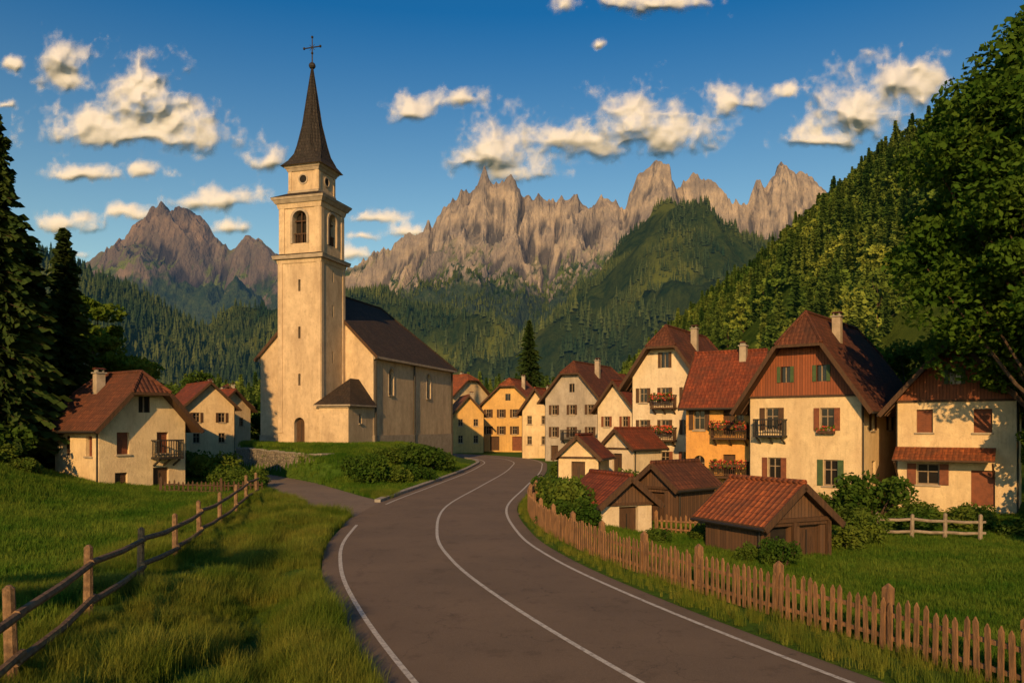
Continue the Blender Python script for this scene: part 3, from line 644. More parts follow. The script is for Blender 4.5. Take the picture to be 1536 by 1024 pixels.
slab(1.5,25.6,25.85,'trim',1.62);slab(1.66,25.853,26.05,'trim',1.78)
def ring(r,z,sq):
    out=[]
    for i in range(8):
        a=math.pi/8+i*math.pi/4;x,y=math.cos(a),math.sin(a)
        if sq>0:
            k=1/max(abs(x),abs(y));sx,sy=x*k,y*k
            if abs(sx)>abs(sy):sy=math.copysign(1-(1-sq)*.586,sy)
            else:sx=math.copysign(1-(1-sq)*.586,sx)
            x,y=sx,sy
        out.append((TX+x*r,TY+y*r,z))
    return out
rs=[ring(1.98,26.06,.93),ring(1.6,26.6,.7),ring(1.35,27.3,.3),ring(1.18,28.2,.05),ring(.85,30,.0),ring(.45,32.6,.0),ring(.07,35.0,0)]
for a,b in zip(rs,rs[1:]):
    for i in range(8):
        j=(i+1)%8;lw=(Vector(a[j])-Vector(a[i])).length;rf.poly([a[i],a[j],b[j],b[i]],'spire',[(0,a[0][2]),(lw,a[0][2]),(lw*.8,b[0][2]),(lw*.2,b[0][2])])
    if a is not rs[0]:
        for i in range(8):rf.tube(a[i],b[i],.035,.035,'spire',4)
rf.poly(rs[0][::-1],'trim')
def ball(mb,c,r,k,n=10,mz=7):
    vs=[];fs=[]
    for i in range(mz+1):
        t=math.pi*i/mz
        for j in range(n):
            p=2*math.pi*j/n;vs.append((c[0]+r*math.sin(t)*math.cos(p),c[1]+r*math.sin(t)*math.sin(p),c[2]+r*math.cos(t)))
    for i in range(mz):
        for j in range(n):fs.append((i*n+j,i*n+(j+1)%n,(i+1)*n+(j+1)%n,(i+1)*n+j))
    mb.add(vs,fs,k)
cr=MB();ball(cr,(TX,TY,35.2),.3,'iron');cr.tube((TX,TY,35.4),(TX,TY,37.7),.06,.04,'iron',6)
cr.tube((TX-.8,TY,36.8),(TX+.8,TY,36.8),.05,.05,'iron',6)
for q in((TX-.8,TY,36.8),(TX+.8,TY,36.8),(TX,TY,37.7),(TX-.0,TY,36.3)):ball(cr,q,.12,'iron',6,5)
for a in range(4):
    an=math.pi/4+a*math.pi/2;cr.tube((TX,TY,36.8),(TX+.35*math.cos(an),TY,36.8+.35*math.sin(an)),.025,.02,'iron',4)
cr.build('cross',ch)
ax0,ax1,ay0=2.97,5.72,-4.45
for o,ux,WW,ops in(((ax0,ay0),(1,0),ax1-ax0,[]),((ax1,ay0),(0,1),-ay0-.01,[W_(2.1,4.0,.5,.8)]),((ax0,-.01),(0,-1),-ay0-.01,[])):
    panel(wl_,wn,o,ux,WW,Z0,5.55,ops,'church')
    obox(tr,o,ux,-.05,WW+.05,.003,.12,5.3,5.5,'trim')
ex=.35;pA=(ax0-ex,ay0-ex,5.55);pB=(ax1+ex,ay0-ex,5.55);pC=(ax1+ex,-.02,5.55);ap=((ax0+ax1)/2,-1.6,7.9);ap2=((ax0+ax1)/2,-.02,7.9)
slabpoly(rf,[pA,pB,ap],.12,'darktile','trim');slabpoly(rf,[pB,pC,ap2,ap],.12,'darktile','trim');slabpoly(rf,[(ax0+.0,-.02,5.85),pA,ap,ap2],.12,'darktile','trim')
wl_.build('walls',ch);wn.build('windows',ch);rf.build('roof',ch);tr.build('trim',ch)

# ---------------------------------------------------------------- fences
def rail_fence(name,pts,h=1.25,k='rail'):
    mb=MB();tops=[]
    for i,(x,y) in enumerate(pts):
        g=gz(x,y);lx,ly=random.uniform(-.06,.06),random.uniform(-.06,.06);hh=h+random.uniform(-.06,.08)
        mb.tube((x,y,g-.3),(x+lx,y+ly,g+hh),.09,.075,k,8);mb.tube((x+lx,y+ly,g+hh-.01),(x+lx,y+ly,g+hh+.04),.075,.03,k,8);tops.append((x+.09,y-.02,g))
    for a,b in zip(tops,tops[1:]):
        for zz in(.38,.98):
            d=[random.uniform(-.05,.05) for _ in range(2)]
            A=Vector((a[0],a[1],a[2]+zz*h/1.25+d[0]));B=Vector((b[0],b[1],b[2]+zz*h/1.25+d[1]));mid=(A+B)/2+Vector((random.uniform(-.04,.04),0,-.04))
            e_=(B-A).normalized()*.12
            mb.tube(A-e_,mid,.06,.065,k,7);mb.tube(mid,B+e_,.065,.055,k,7)
    return mb.build(name,smooth=False)
rail_fence('rail_fence',[(-4.9,3.5),(-5.6,7),(-6.45,10.3),(-7.4,13.9),(-8.5,18.2),(-9.3,22),(-10.2,26),(-11,30),(-11.8,34),(-12.7,38),(-13.4,41.8)])
def picket(name,pts,h=.9,sp=.17,k='fence',pevery=14):
    mb=MB();P=spline(pts,sp);T=tang(P)
    for i,(p,t) in enumerate(zip(P,T)):
        g=gz(p[0],p[1]) if i%4==0 else g
        n=np.array([t[1],-t[0]]);hh=h+random.uniform(-.07,.05);w=.042;ln=random.uniform(-.04,.04)
        def q(a,b,z):return (p[0]+t[0]*(a+ln*z)+n[0]*b,p[1]+t[1]*(a+ln*z)+n[1]*b,g+z)
        if i%pevery==0:
            mb.hexa([q(-.07,.03,-.2),q(.07,.03,-.2),q(.07,.17,-.2),q(-.07,.17,-.2)],[q(-.07,.03,h+.12),q(.07,.03,h+.12),q(.07,.17,h+.12),q(-.07,.17,h+.12)],k)
            mb.hexa([q(-.07,.03,h+.12),q(.07,.03,h+.12),q(.07,.17,h+.12),q(-.07,.17,h+.12)],[q(-.01,.09,h+.2),q(.01,.09,h+.2),q(.01,.11,h+.2),q(-.01,.11,h+.2)],k)
        f=[q(-w,-.015,.04),q(w,-.015,.04),q(w,-.015,hh-.08),q(0,-.015,hh),q(-w,-.015,hh-.08)];b=[q(-w,.012,.04),q(w,.012,.04),q(w,.012,hh-.08),q(0,.012,hh),q(-w,.012,hh-.08)]
        mb.add(f+b,[(0,1,2,3,4),(9,8,7,6,5)]+[(j,(j+1)%5+0,5+(j+1)%5,5+j) for j in range(5)],k)
        if i+1<len(P):
            for zz in(.25,.68):
                a=(p[0]+n[0]*.04,p[1]+n[1]*.04,g+zz*h);r=P[i+1];b2=(r[0]+n[0]*.04,r[1]+n[1]*.04,g+zz*h);mb.beam(a,b2,.045,.07,k)
    return mb.build(name)
picket('picket_fence',[(10.2,4.5),(8.4,8.2),(7.1,11),(6.05,13.6),(5.0,15.6),(4.0,17.9),(2.6,21.6),(1.5,26),(.85,30.5),(.75,36.5),(1.6,42)])
picket('garden_picket_fence',[(6.2,34),(7.7,33.4),(9.4,33.2)],.8,.2)
picket('garden_picket_fence',[(-18.6,42.2),(-15.4,43.2),(-13.8,43.9)],.75,.2,'wood')
rail_fence('garden_rail_fence',[(15.2,33),(16.4,32.7),(17.6,32.4),(18.8,32.0)],1.0,'greywood')

# ---------------------------------------------------------------- plants
def quads(C,size,rng,flat=0.):
    n=len(C);a=rng.normal(size=(n,3));a[:,2]*=(1-flat);a/=np.linalg.norm(a,axis=1)[:,None]+1e-9
    b=rng.normal(size=(n,3));b-=a*(a*b).sum(1)[:,None];b/=np.linalg.norm(b,axis=1)[:,None]+1e-9
    s=(size*rng.uniform(.6,1.3,n))[:,None];a=a*s;b=b*s*.62
    V=np.stack([C-a,C-b,C+a,C+b],1).reshape(-1,3);F=np.arange(n*4).reshape(-1,4);return V,F
def tubes_np(segs,n=6):
    V=[];F=[]
    for a,b,r0,r1 in segs:
        a=np.array(a,float);b=np.array(b,float);d=b-a;d/=np.linalg.norm(d)+1e-9;u=np.array([0,0,1.]) if abs(d[2])<.9 else np.array([1.,0,0])
        x=np.cross(d,u);x/=np.linalg.norm(x);y=np.cross(d,x);k=len(V)
        for c,r in((a,r0),(b,r1)):
            for i in range(n):
                t=2*math.pi*i/n;V.append(c+x*math.cos(t)*r+y*math.sin(t)*r)
        for i in range(n):F.append((k+i,k+(i+1)%n,k+n+(i+1)%n,k+n+i))
    return np.array(V),np.array(F)
def assemble(name,segs,LV,LF,mats,link=False,n=6):
    TV,TF=tubes_np(segs,n);V=np.vstack([TV,LV]);F=np.vstack([TF,LF+len(TV)]);mi=np.r_[np.zeros(len(TF)),np.ones(len(LF))]
    return npmesh(name,V,F,mats,mi,link=link)
def broadleaf(name,H,R,ncl,nl,ls,seed,leafk='leaf',trunk=.3,low=.25,prof=None,rc=None):
    rng=np.random.default_rng(seed);cs=[];segs=[]
    tt=[(0,0,-.4)]
    for i in range(1,7):
        z=H*.78*i/6;tt.append((rng.normal()*.02*H*i/6,rng.normal()*.02*H*i/6,z))
    for i in range(6):
        r0=trunk*(1-.15*i);r1=trunk*(1-.15*(i+1));segs.append((tt[i],tt[i+1],r0*(1.25 if i==0 else 1),r1))
    for i in range(ncl):
        for _ in range(50):
            t=rng.uniform(0,1);z=H*(low+(1-low)*t)
            rr=(prof(t) if prof else math.sin(math.pi*min(1,t*.85+.15))**.6)*R
            a=rng.uniform(0,2*math.pi);q=rng.uniform(.25,1)**.5
            c=np.array([math.cos(a)*rr*q,math.sin(a)*rr*q,z])
            if all(np.linalg.norm(c-k)>R*.2 for k in cs[-30:]):break
        cs.append(c)
        if i%3==0:
            j=min(5,max(1,int(t*.8*6)));s=np.array(tt[j]);m_=(s+c)/2+np.array([0,0,-.04*H]);th=trunk*.28
            segs.append((s,m_,th,th*.6));segs.append((m_,c,th*.6,th*.2))
    cs=np.array(cs);k=rc or R*.24
    idx=rng.integers(0,ncl,ncl*nl);g=rng.normal(size=(ncl*nl,3));g/=np.linalg.norm(g,axis=1)[:,None];rad=rng.uniform(.35,1,ncl*nl)**.6
    sc=rng.uniform(.6,1.35,ncl)[idx];P=cs[idx]+g*(rad*sc*k)[:,None]*np.array([1,1,.72])
    V,F=quads(P,ls,rng,.3);return assemble(name,segs,V,F,['bark',leafk])
def conifer(name,H,R,wh,nb,nq,ls,seed,k='needle',z0=.08,trunk=.2):
    rng=np.random.default_rng(seed);segs=[((0,0,-.4),(0,0,H*.5),trunk,trunk*.55),((0,0,H*.5),(0,0,H),trunk*.55,.02)]
    C=[];A=[];B=[]
    for w in range(wh):
        t=w/(wh-1);z=H*(z0+(1-z0)*t**.95);rr=R*(1-t)**.8*rng.uniform(.7,1.12)+.06*R
        for b in range(nb):
            a=2*math.pi*(b+rng.uniform(-.35,.35))/nb+w*.7;l=rr*rng.uniform(.55,1.15);dr=-.35-.15*(1-t)
            d=np.array([math.cos(a),math.sin(a),0.]);zj=z+rng.uniform(-.02,.02)*H
            if nq>3 and l>R*.35:segs.append(((0,0,zj),tuple(d*l*.9+np.array([0,0,zj+dr*l*.6])),trunk*.16,.01))
            for q in range(nq):
                f=(q+.6)/nq;up=.22*math.sin(f*math.pi)*l*.3
                c=d*l*f+np.array([0,0,zj+dr*l*f*.7+up+(.15*l*max(0,f-.8))])
                sd_=np.array([-d[1],d[0],0.]);s=ls*(1.15-.55*f)*(.55+.45*(1-t))
                ax=d*s*1.3+np.array([0,0,dr*s*.8+rng.normal()*.15*s]);bx=sd_*s*.8+np.array([0,0,-.35*s+rng.normal()*.25*s])
                C.append(c+rng.normal(size=3)*ls*.15);A.append(ax);B.append(bx)
                if nq>2:C.append(c+np.array([0,0,-s*.4])+rng.normal(size=3)*ls*.15);A.append(ax*.8);B.append(np.array([0,0,-s*.7])+sd_*s*rng.normal()*.4)
    C=np.array(C);A=np.array(A);B=np.array(B)
    V=np.stack([C-A,C-B,C+A,C+B],1).reshape(-1,3);return assemble(name,segs,V,np.arange(len(C)*4).reshape(-1,4),['bark',k])
def bushm(name,R,H,n,ls,seed,k='bushleaf'):
    rng=np.random.default_rng(seed);nc=16;a=rng.uniform(0,2*math.pi,nc);q=rng.uniform(0,1,nc)**.5
    cs=np.stack([np.cos(a)*q*R*.75,np.sin(a)*q*R*.75,H*(.25+.55*rng.uniform(0,1,nc)*(1-.4*q))],1)
    segs=[((0,0,-.2),tuple(c),.03*R+.01,.01) for c in cs]
    i=rng.integers(0,nc,n);g=rng.normal(size=(n,3));g/=np.linalg.norm(g,axis=1)[:,None];P=cs[i]+g*(rng.uniform(.3,1.15,n)**.5*R*.4)[:,None]*np.array([1,1,.9]);P[:,2]=np.abs(P[:,2])
    V,F=quads(P,ls,rng,.2);return assemble(name,segs,V,F,['bark',k],n=4)
def place(name,proto,x,y,s=1,rz=None,z=None,sz=None):
    ob=bpy.data.objects.new(name,proto.data);ob.location=(x,y,(gz(x,y) if z is None else z)-.05)
    ob.rotation_euler=(0,0,random.uniform(0,6.28) if rz is None else rz);ob.scale=(s,s,sz or s);COL.objects.link(ob);return ob
bp=lambda t:float(np.interp(t,[0,.15,.35,.6,.8,1],[.55,.85,1.05,.95,.72,.25]))
big=broadleaf('big_tree',24,8.4,210,620,.165,3,'leaf',.5,.30,bp,1.6)
tA=broadleaf('tA',10,3.6,60,220,.16,4,'leaf',.2,.2)
tB=broadleaf('tB',9,3.2,55,220,.16,5,'leafd',.2,.2)
tH=broadleaf('tH',16,2.4,14,110,.22,15,'leafd',.22,.86)
spA=conifer('spA',18,3.9,42,12,8,.48,6);spB=conifer('spB',14,2.7,36,11,7,.42,8)
bA=bushm('bA',1,1.5,2600,.08,9);bB=bushm('bB',1,1.3,2600,.08,10);bC=bushm('bC',1.2,1.2,2600,.085,12,'leafd')
place('broadleaf_tree',big,27.6,37.5,1,0)
place('broadleaf_tree',tB,26.6,36.5,.85);place('broadleaf_tree',tA,31,50,1.3);place('broadleaf_tree',tB,33,55,1.5)
for x,y,s,p in((-28.4,43.5,1.04,spA),(-32.0,46,1.1,spA),(-33.5,42,1.0,spA),(-28.7,51,1.12,spB),(-31.2,51.5,.85,spA),(-37,50,1.15,spA),(-34,57,1.0,spB)):place('spruce_tree',p,x,y,s)
for x,y,s,p in((-34.2,64,1.35,tA),(-31.6,61,1.05,tA),(-40,66,1.1,tB),(-45,74,1.3,tB),(-44,95,.95,tA),(-28,118,.9,tA),(-38,124,1.,tB),(-24.5,125,1.,tA),(-46,118,1.2,tB)):place('broadleaf_tree',p,x,y,s)
place('spruce_tree',spA,3.2,150,1.05,z=4.5)
for x,y,s,p in((30,72,1.1,tA),(33,66,1.2,tB),(20,72,.9,tB),(16,140,1.2,tB),(30,96,1.2,tA),(38,84,1.3,tB),(10,140,1.,tA),(-14,140,1.1,tB),(27,64,1.1,tA)):place('broadleaf_tree',p,x,y,s)
for x,y,s,sz,p in((-6.9,62,1.9,1.7,bC),(-9.2,49.5,1.4,1.5,bA),(-7.4,50.5,1.1,1.0,bB),(-6.4,54,1.1,1.0,bC),(-8.8,57,1.2,1.0,bA),(5.9,46,1.6,1.6,bA),(4.6,44,1.2,1.1,bB),
  (2.2,33.5,1.2,1.4,bB),(2.4,30,.9,.9,bA),(3.0,36.5,1.3,1.3,bA),(9.3,41,1.3,1.4,bA),(8.7,25.8,.62,.8,bA),(8.0,26.8,.5,.6,bB),(18.4,40.4,1.8,1.8,bA),(16.4,42.4,1.1,1.0,bB),(14.0,31.5,1.0,1.0,bA),(12.6,30,1.0,.9,bB),
  (17.6,35,1.3,.9,bB),(20.3,35.5,1.2,.8,bA),(21.8,33.5,1.1,.8,bC),(13.4,45,1.1,1.4,bB),(19.5,38.2,1.1,.8,bA),(11.6,43,1.1,1,bB),(12.4,34,1.1,.8,bA),(23.8,34,1.3,1.6,bA),(24.5,31.5,1.5,2.2,bC),
  (7.4,42,1.2,1.1,bB),(6,39.5,1.0,.9,bA),(3.9,39,1.2,1.3,bB),(5.5,30.3,.6,.5,bA),(1.5,29.4,.5,.5,bC),(2.0,39.5,1.0,1.1,bA),(7.6,31.8,.6,.6,bB),(15.6,38,1.2,.9,bC),(22.5,38.6,1.0,.8,bB),(26,28.5,1.4,1.6,bC),
  (-27.5,41,2.0,1.7,bC),(-25.8,39.6,1.3,.9,bB),(-24.2,39.6,.9,.7,bA),(-30,39.5,2.4,2.2,bC),(-19,51,1.6,1.6,bA),(-17.6,49.5,1.4,1.2,bB),(-16.4,46.5,1.3,1.0,bA),(-15.0,45.2,1.0,.8,bB),(-22,55,1.8,1.7,bC),(-16.2,49,1.1,.9,bA),
  (-5.6,66.5,1.1,1,bB),(3.9,58,1.3,1.2,bB),(6.4,52,1.2,1.1,bA),(-25.5,58,1.6,1.4,bA),(-27,63,1.8,1.6,bB)):
    place('bush',p,x,y,s,sz=sz)
for x,y,s in((-15.5,-22,1.0),(15,-8,1.0),(22,-6,1.05)):place('shadow_tree',tH,x,y,s)  # unseen trees added behind the camera, high crowns casting shadow onto grass and meadow

# ---------------------------------------------------------------- instancing
def protocol(name,obs):
    c=bpy.data.collections.new(name)
    for i,o_ in enumerate(obs):
        o2=bpy.data.objects.new(f'{name}_{i}',o_.data);c.objects.link(o2)
    return c
def scatter(name,P,sc,coll,n,rng=RNG):
    me=bpy.data.meshes.new(name);me.vertices.add(len(P));me.vertices.foreach_set('co',np.asarray(P,np.float32).ravel())
    for an,ty,val in(('sc','FLOAT',np.asarray(sc,np.float32)),('rz','FLOAT',rng.uniform(0,6.28,len(P)).astype(np.float32)),('id','INT',rng.integers(0,n,len(P)).astype(np.int32))):
        at=me.attributes.new(an,ty,'POINT');at.data.foreach_set('value',val)
    ob=bpy.data.objects.new(name,me);COL.objects.link(ob)
    ng=bpy.data.node_groups.new(name+'_gn','GeometryNodeTree');ng.interface.new_socket('Geometry',in_out='INPUT',socket_type='NodeSocketGeometry');ng.interface.new_socket('Geometry',in_out='OUTPUT',socket_type='NodeSocketGeometry')
    gi=ng.nodes.new('NodeGroupInput');go=ng.nodes.new('NodeGroupOutput');ip=ng.nodes.new('GeometryNodeInstanceOnPoints');ci=ng.nodes.new('GeometryNodeCollectionInfo')
    ci.inputs['Collection'].default_value=coll;ci.inputs['Separate Children'].default_value=True;ci.inputs['Reset Children'].default_value=True
    def at(nm,ty):
        a=ng.nodes.new('GeometryNodeInputNamedAttribute');a.data_type=ty;a.inputs['Name'].default_value=nm;return a.outputs['Attribute']
    cx=ng.nodes.new('ShaderNodeCombineXYZ');ng.links.new(at('rz','FLOAT'),cx.inputs[2])
    ng.links.new(gi.outputs[0],ip.inputs['Points']);ng.links.new(ci.outputs[0],ip.inputs['Instance']);ip.inputs['Pick Instance'].default_value=True
    ng.links.new(at('id','INT'),ip.inputs['Instance Index']);ng.links.new(cx.outputs[0],ip.inputs['Rotation']);ng.links.new(at('sc','FLOAT'),ip.inputs['Scale'])
    ng.links.new(ip.outputs[0],go.inputs[0]);md=ob.modifiers.new('scatter','NODES');md.node_group=ng;return ob
def tuft(seed,nb,h,spread,w,k):
    rng=np.random.default_rng(seed);V=[];F=[]
    for i in range(nb):
        a=rng.uniform(0,6.28);r=rng.uniform(0,spread);x,y=math.cos(a)*r,math.sin(a)*r;hh=h*rng.uniform(.4,1.15);l=rng.uniform(.1,.8)*hh;b=rng.uniform(0,6.28);dx,dy=math.cos(b),math.sin(b);wx,wy=-dy*w,dx*w;n=len(V)
        V+=[(x-wx,y-wy,-.03),(x+wx,y+wy,-.03),(x+dx*l*.35+wx*.7,y+dy*l*.35+wy*.7,hh*.6),(x+dx*l*.35-wx*.7,y+dy*l*.35-wy*.7,hh*.6),(x+dx*l+wx*.1,y+dy*l+wy*.1,hh),(x+dx*l-wx*.1,y+dy*l-wy*.1,hh)]
        F+=[(n,n+1,n+2,n+3),(n+3,n+2,n+4,n+5)]
    return npmesh('tuft',V,F,[k],link=False)
tall=protocol('tall_grass_tufts',[tuft(i,26,.36,.18,.005,'grassb') for i in range(4)])
short=protocol('short_grass_tufts',[tuft(20+i,26,.13,.2,.006,'grasss') for i in range(4)])
def region(n,x0,x1,y0,y1,cond):
    x=RNG.uniform(x0,x1,n);y=y0+(y1-y0)*RNG.uniform(0,1,n)**1.4;dm,sm=pdist(x,y,ROAD,TR);ds,ss=pdist(x,y,LANE,TL)
    k=cond(x,y,dm,sm,ds)&(ds>2.1);x,y,dm,sm,ds,ss=[q[k] for q in(x,y,dm,sm,ds,ss)]
    return x,y,base(x,y,dm,sm,ds,ss)
def fx(y):return np.interp(y,[3.5,7,10.3,13.9,18.2,22,26,30,34,38,42],[-4.9,-5.6,-6.45,-7.4,-8.5,-9.3,-10.2,-11,-11.8,-12.7,-13.4])
def rx(y):return np.interp(y,[4.5,8.2,11,13.6,15.6,17.9,21.6,26,30.5,36.5,42],[10.2,8.4,7.1,6.05,5,4,2.6,1.5,.85,.75,1.6])
x,y,z=region(68000,-16,-1,6,44,lambda x,y,dm,sm,ds:(sm>0)&(dm>3.5)&(x>fx(y)-2.2)&(fbm(x*.9,y*.4,3,4)>.33))
scatter('roadside_grass',np.stack([x,y,z],1),RNG.uniform(.5,1.15,len(x))*(.1+1.5*fbm(x*.6,y*.6,3,8)),tall,4)
x,y,z=region(50000,-34,-6,8,48,lambda x,y,dm,sm,ds:(sm>0)&(x<fx(y)-.6))
scatter('left_meadow_grass',np.stack([x,y,z],1),RNG.uniform(.8,2.1,len(x)),short,4)
x,y,z=region(60000,1.5,34,7,42,lambda x,y,dm,sm,ds:(sm<0)&(x>rx(y)+.2))
scatter('right_meadow_grass',np.stack([x,y,z],1),RNG.uniform(.7,1.6,len(x)),short,4)
x,y,z=region(24000,-1,12,4,60,lambda x,y,dm,sm,ds:(sm<0)&(dm>3.5)&(x<rx(y)+.35))
scatter('verge_grass',np.stack([x,y,z],1),RNG.uniform(.3,.75,len(x)),tall,4)
x,y,z=region(24000,-26,-3,38,76,lambda x,y,dm,sm,ds:(sm>0)&(dm>3.9))
scatter('churchyard_grass',np.stack([x,y,z],1),RNG.uniform(1.0,2.2,len(x)),short,4)

# ---------------------------------------------------------------- hills & mountains
def to_xz(uvs,Yc):return [((u-768)/1195*Yc,3.7+(640-v)/1195*Yc) for u,v in uvs]
def blur(A,r):
    for ax in(0,1):
        c=np.cumsum(np.pad(A,[(r+1,r) if a==ax else (0,0) for a in(0,1)],mode='edge'),axis=ax)
        n=A.shape[ax];A=(np.take(c,np.arange(2*r+1,2*r+1+n),axis=ax)-np.take(c,np.arange(0,n),axis=ax))/(2*r+1)
    return A
def hgrid(name,x0,x1,nx,y0,y1,ny,fn,k,smooth=False,crev_shade=False):
    X,Y=np.meshgrid(np.linspace(x0,x1,nx),np.linspace(y0,y1,ny));Z=fn(X,Y)
    ob=npmesh(name,np.stack([X,Y,Z],-1).reshape(-1,3),gridfaces(ny,nx),[k],smooth=smooth)
    if crev_shade:
        cv=np.clip(.5+(Z-blur(Z,9))/90+(Z-blur(Z,3))/50,0,1)  # low values in hollows, where the rock colour gets painted shade
        at=ob.data.attributes.new('crevice_shade','FLOAT','POINT');at.data.foreach_set('value',cv.ravel().astype(np.float32))
    return ob
def hill_r(x,y):
    x0=27+5*(fbm(y*.02,y*0,2,3)-.5)+10*S((90-y)/50)
    t=x-x0;z=.80*np.maximum(t,0)*S(t/30)**.5
    n=(fbm(x*.02,y*.02,4,21)-.5)*34*S(t/60)
    return (z+n)*(1-.9*S((y-400)/350))-2+ 0*y
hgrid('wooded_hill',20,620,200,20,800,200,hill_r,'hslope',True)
hc=[conifer('hcA',11,2.5,15,9,3,.8,31,'needleh',.05),conifer('hcB',13,2.4,16,9,3,.8,32,'needleh',.05),broadleaf('hbA',9,3.3,28,40,.42,33,'leafh',.2,.15),broadleaf('hbB',8,3.4,28,40,.42,34,'leafh',.2,.15),conifer('hcC',9,2.1,14,8,3,.75,35,'needleh',.05)]
forestp=protocol('forest_trees',hc)
n=15000;y=60+400*np.sqrt(RNG.uniform(0,1,n));x=y*RNG.uniform(.05,.95,n)
z=hill_r(x,y);k=(z>.8)&((y>150)|(fbm(x*.04,y*.04,3,50)>.48))&(x>30)&(x<420)&(fbm(x*.018,y*.018,3,77)>.29)
x,y,z=x[k],y[k],z[k];scatter('hill_forest',np.stack([x,y,z-.3],1),RNG.uniform(.4,1.2,len(x)),forestp,5)
n=1500;x=RNG.uniform(-190,110,n);y=RNG.uniform(140,330,n);k=(x<.35*y-5)&(hill_r(x,y)<3);x,y=x[k],y[k];z=base(x,y)
scatter('valley_woods',np.stack([x,y,z],1),RNG.uniform(.5,.95,len(x)),forestp,5)
def cresthill(Yc,uv,Df,Db,amp,seed,p=1.0):
    c=to_xz(uv,Yc);cx=[q[0] for q in c];cz=[q[1] for q in c]
    def fn(x,y):
        cr=np.interp(x,cx,cz)+(fbm(x/90,x*0,4,seed)-.5)*amp*.3
        d=np.where(y<Yc,(Yc-y)/Df,(y-Yc)/Db);f=np.clip(1-d,0,1)**p
        r=(ridged(x/260+(y/700),y/500,4,seed+5)-.55)*amp*np.sin(np.pi*np.clip(d,0,1))
        return cr*f+r-2
    return fn
hC=cresthill(900,[(-700,300),(-300,340),(0,375),(115,398),(160,415),(200,428),(260,462),(330,505),(390,535),(450,558),(560,595),(700,640),(900,660)],620,500,100,61)
hgrid('forested_hill',-1300,120,220,290,1400,180,hC,'fslope',True)
hA=cresthill(1500,[(500,640),(600,600),(660,578),(740,540),(800,500),(850,460),(900,405),(950,352),(985,318),(1005,306),(1030,326),(1060,356),(1100,390),(1160,410),(1300,430),(1700,430)],1050,900,240,71)
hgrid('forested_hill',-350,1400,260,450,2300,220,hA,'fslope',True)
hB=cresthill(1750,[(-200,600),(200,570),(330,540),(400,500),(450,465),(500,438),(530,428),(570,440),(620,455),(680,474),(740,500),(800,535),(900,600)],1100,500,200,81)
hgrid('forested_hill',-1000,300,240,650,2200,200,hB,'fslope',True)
def farcone(seed,H,R):
    rng=np.random.default_rng(seed);V=[];F=[]
    for l in range(4):
        zb=H*(.05+.22*l);zt=H*(.42+.2*l) if l<3 else H;r=R*(1-.23*l);n=7;k=len(V);V.append((rng.normal()*.2,rng.normal()*.2,zt))
        for i in range(n):
            a=2*math.pi*i/n+l;q=r*(rng.uniform(.6,1.15));V.append((q*math.cos(a),q*math.sin(a),zb+rng.uniform(-.3,.3)))
        for i in range(n):F.append((k,k+1+i,k+1+(i+1)%n))
    return npmesh('farcone',V,F,['needlef'],link=False)
farp=protocol('distant_conifers',[farcone(i,13+i,3.2) for i in range(4)])
def farforest(name,fn,x0,x1,y0,y1,n,lim=0.,zmax=9999,smin=.4):
    x=RNG.uniform(x0,x1,n);y=RNG.uniform(y0,y1,n);k=(x/y>-.72)&(x/y<.7)&(fbm(x/120,y/120,4,91)>lim);x,y=x[k],y[k];z=fn(x,y);k=(z>2)&(z<zmax*(.7+.6*fbm(x/90,y/90,3,95)));x,y,z=x[k],y[k],z[k]
    scatter(name,np.stack([x,y,z-.5],1),RNG.uniform(smin,1.2,len(x)),farp,4)
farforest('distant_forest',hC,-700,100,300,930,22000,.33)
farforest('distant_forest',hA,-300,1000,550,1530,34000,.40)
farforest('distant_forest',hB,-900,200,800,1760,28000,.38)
def range_fn(Yc,uv,seed,amp,jag):
    c=to_xz(uv,Yc);cx=np.array([q[0] for q in c]);cz=np.array([q[1] for q in c])
    def fn(x,y):
        wx=x+.45*(Yc-y)+110*(fbm(x/200,y/200,3,seed+1)-.5)
        jx=x+25*(fbm(x/60,y/300,2,seed+8)-.5)
        jg=np.abs(2*vn(jx/58,y/1500,seed+2)-1)*.55+np.abs(2*vn(jx/24,y/800,seed+12)-1)*.3+np.abs(2*vn(jx/10,y/500,seed+13)-1)*.15
        cr=np.interp(x,cx,cz)+jag*(.42-jg)*2.0
        d=np.where(y<Yc,Yc-y,(y-Yc)*.8)
        pr=np.interp(d,[0,30,120,260,520,1000,1700],[1,.96,.72,.57,.42,.12,-.1])
        win=np.interp(d,[0,50,160,330,700,1400],[.10,.7,1.,.85,.45,.1])
        but=(ridged(wx/330,y/560,4,seed+3,.5)-.62)*amp*1.9*win
        fl=(ridged(wx/100,y/240,4,seed+4,.5)-.5)*amp*.55*win
        det=(ridged(x/34,y/40,3,seed+5,.5)-.5)*22*win
        led=6*np.sin((cr*pr)/16+4*fbm(x/120,y/120,2,seed+9))*win
        return cr*pr+but+fl+det+led
    return fn
R1=range_fn(2500,[(300,560),(430,470),(480,430),(520,402),(560,380),(590,368),(612,348),(645,336),(675,300),(690,296),(706,300),(727,270),(742,284),(768,279),(785,296),(800,297),(822,304),(842,294),(862,294),(884,316),(908,294),(920,296),(937,310),(955,270),(985,250),(1000,252),(1015,270),(1040,246),(1062,250),(1080,272),(1098,300),(1115,292),(1135,262),(1148,280),(1158,268),(1176,256),(1206,264),(1240,288),(1300,300),(1500,330),(1800,360)],101,230,34)
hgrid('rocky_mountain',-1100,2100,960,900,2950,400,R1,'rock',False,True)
farforest('alpine_forest',R1,-900,1000,1450,2450,26000,.36,400,.5)
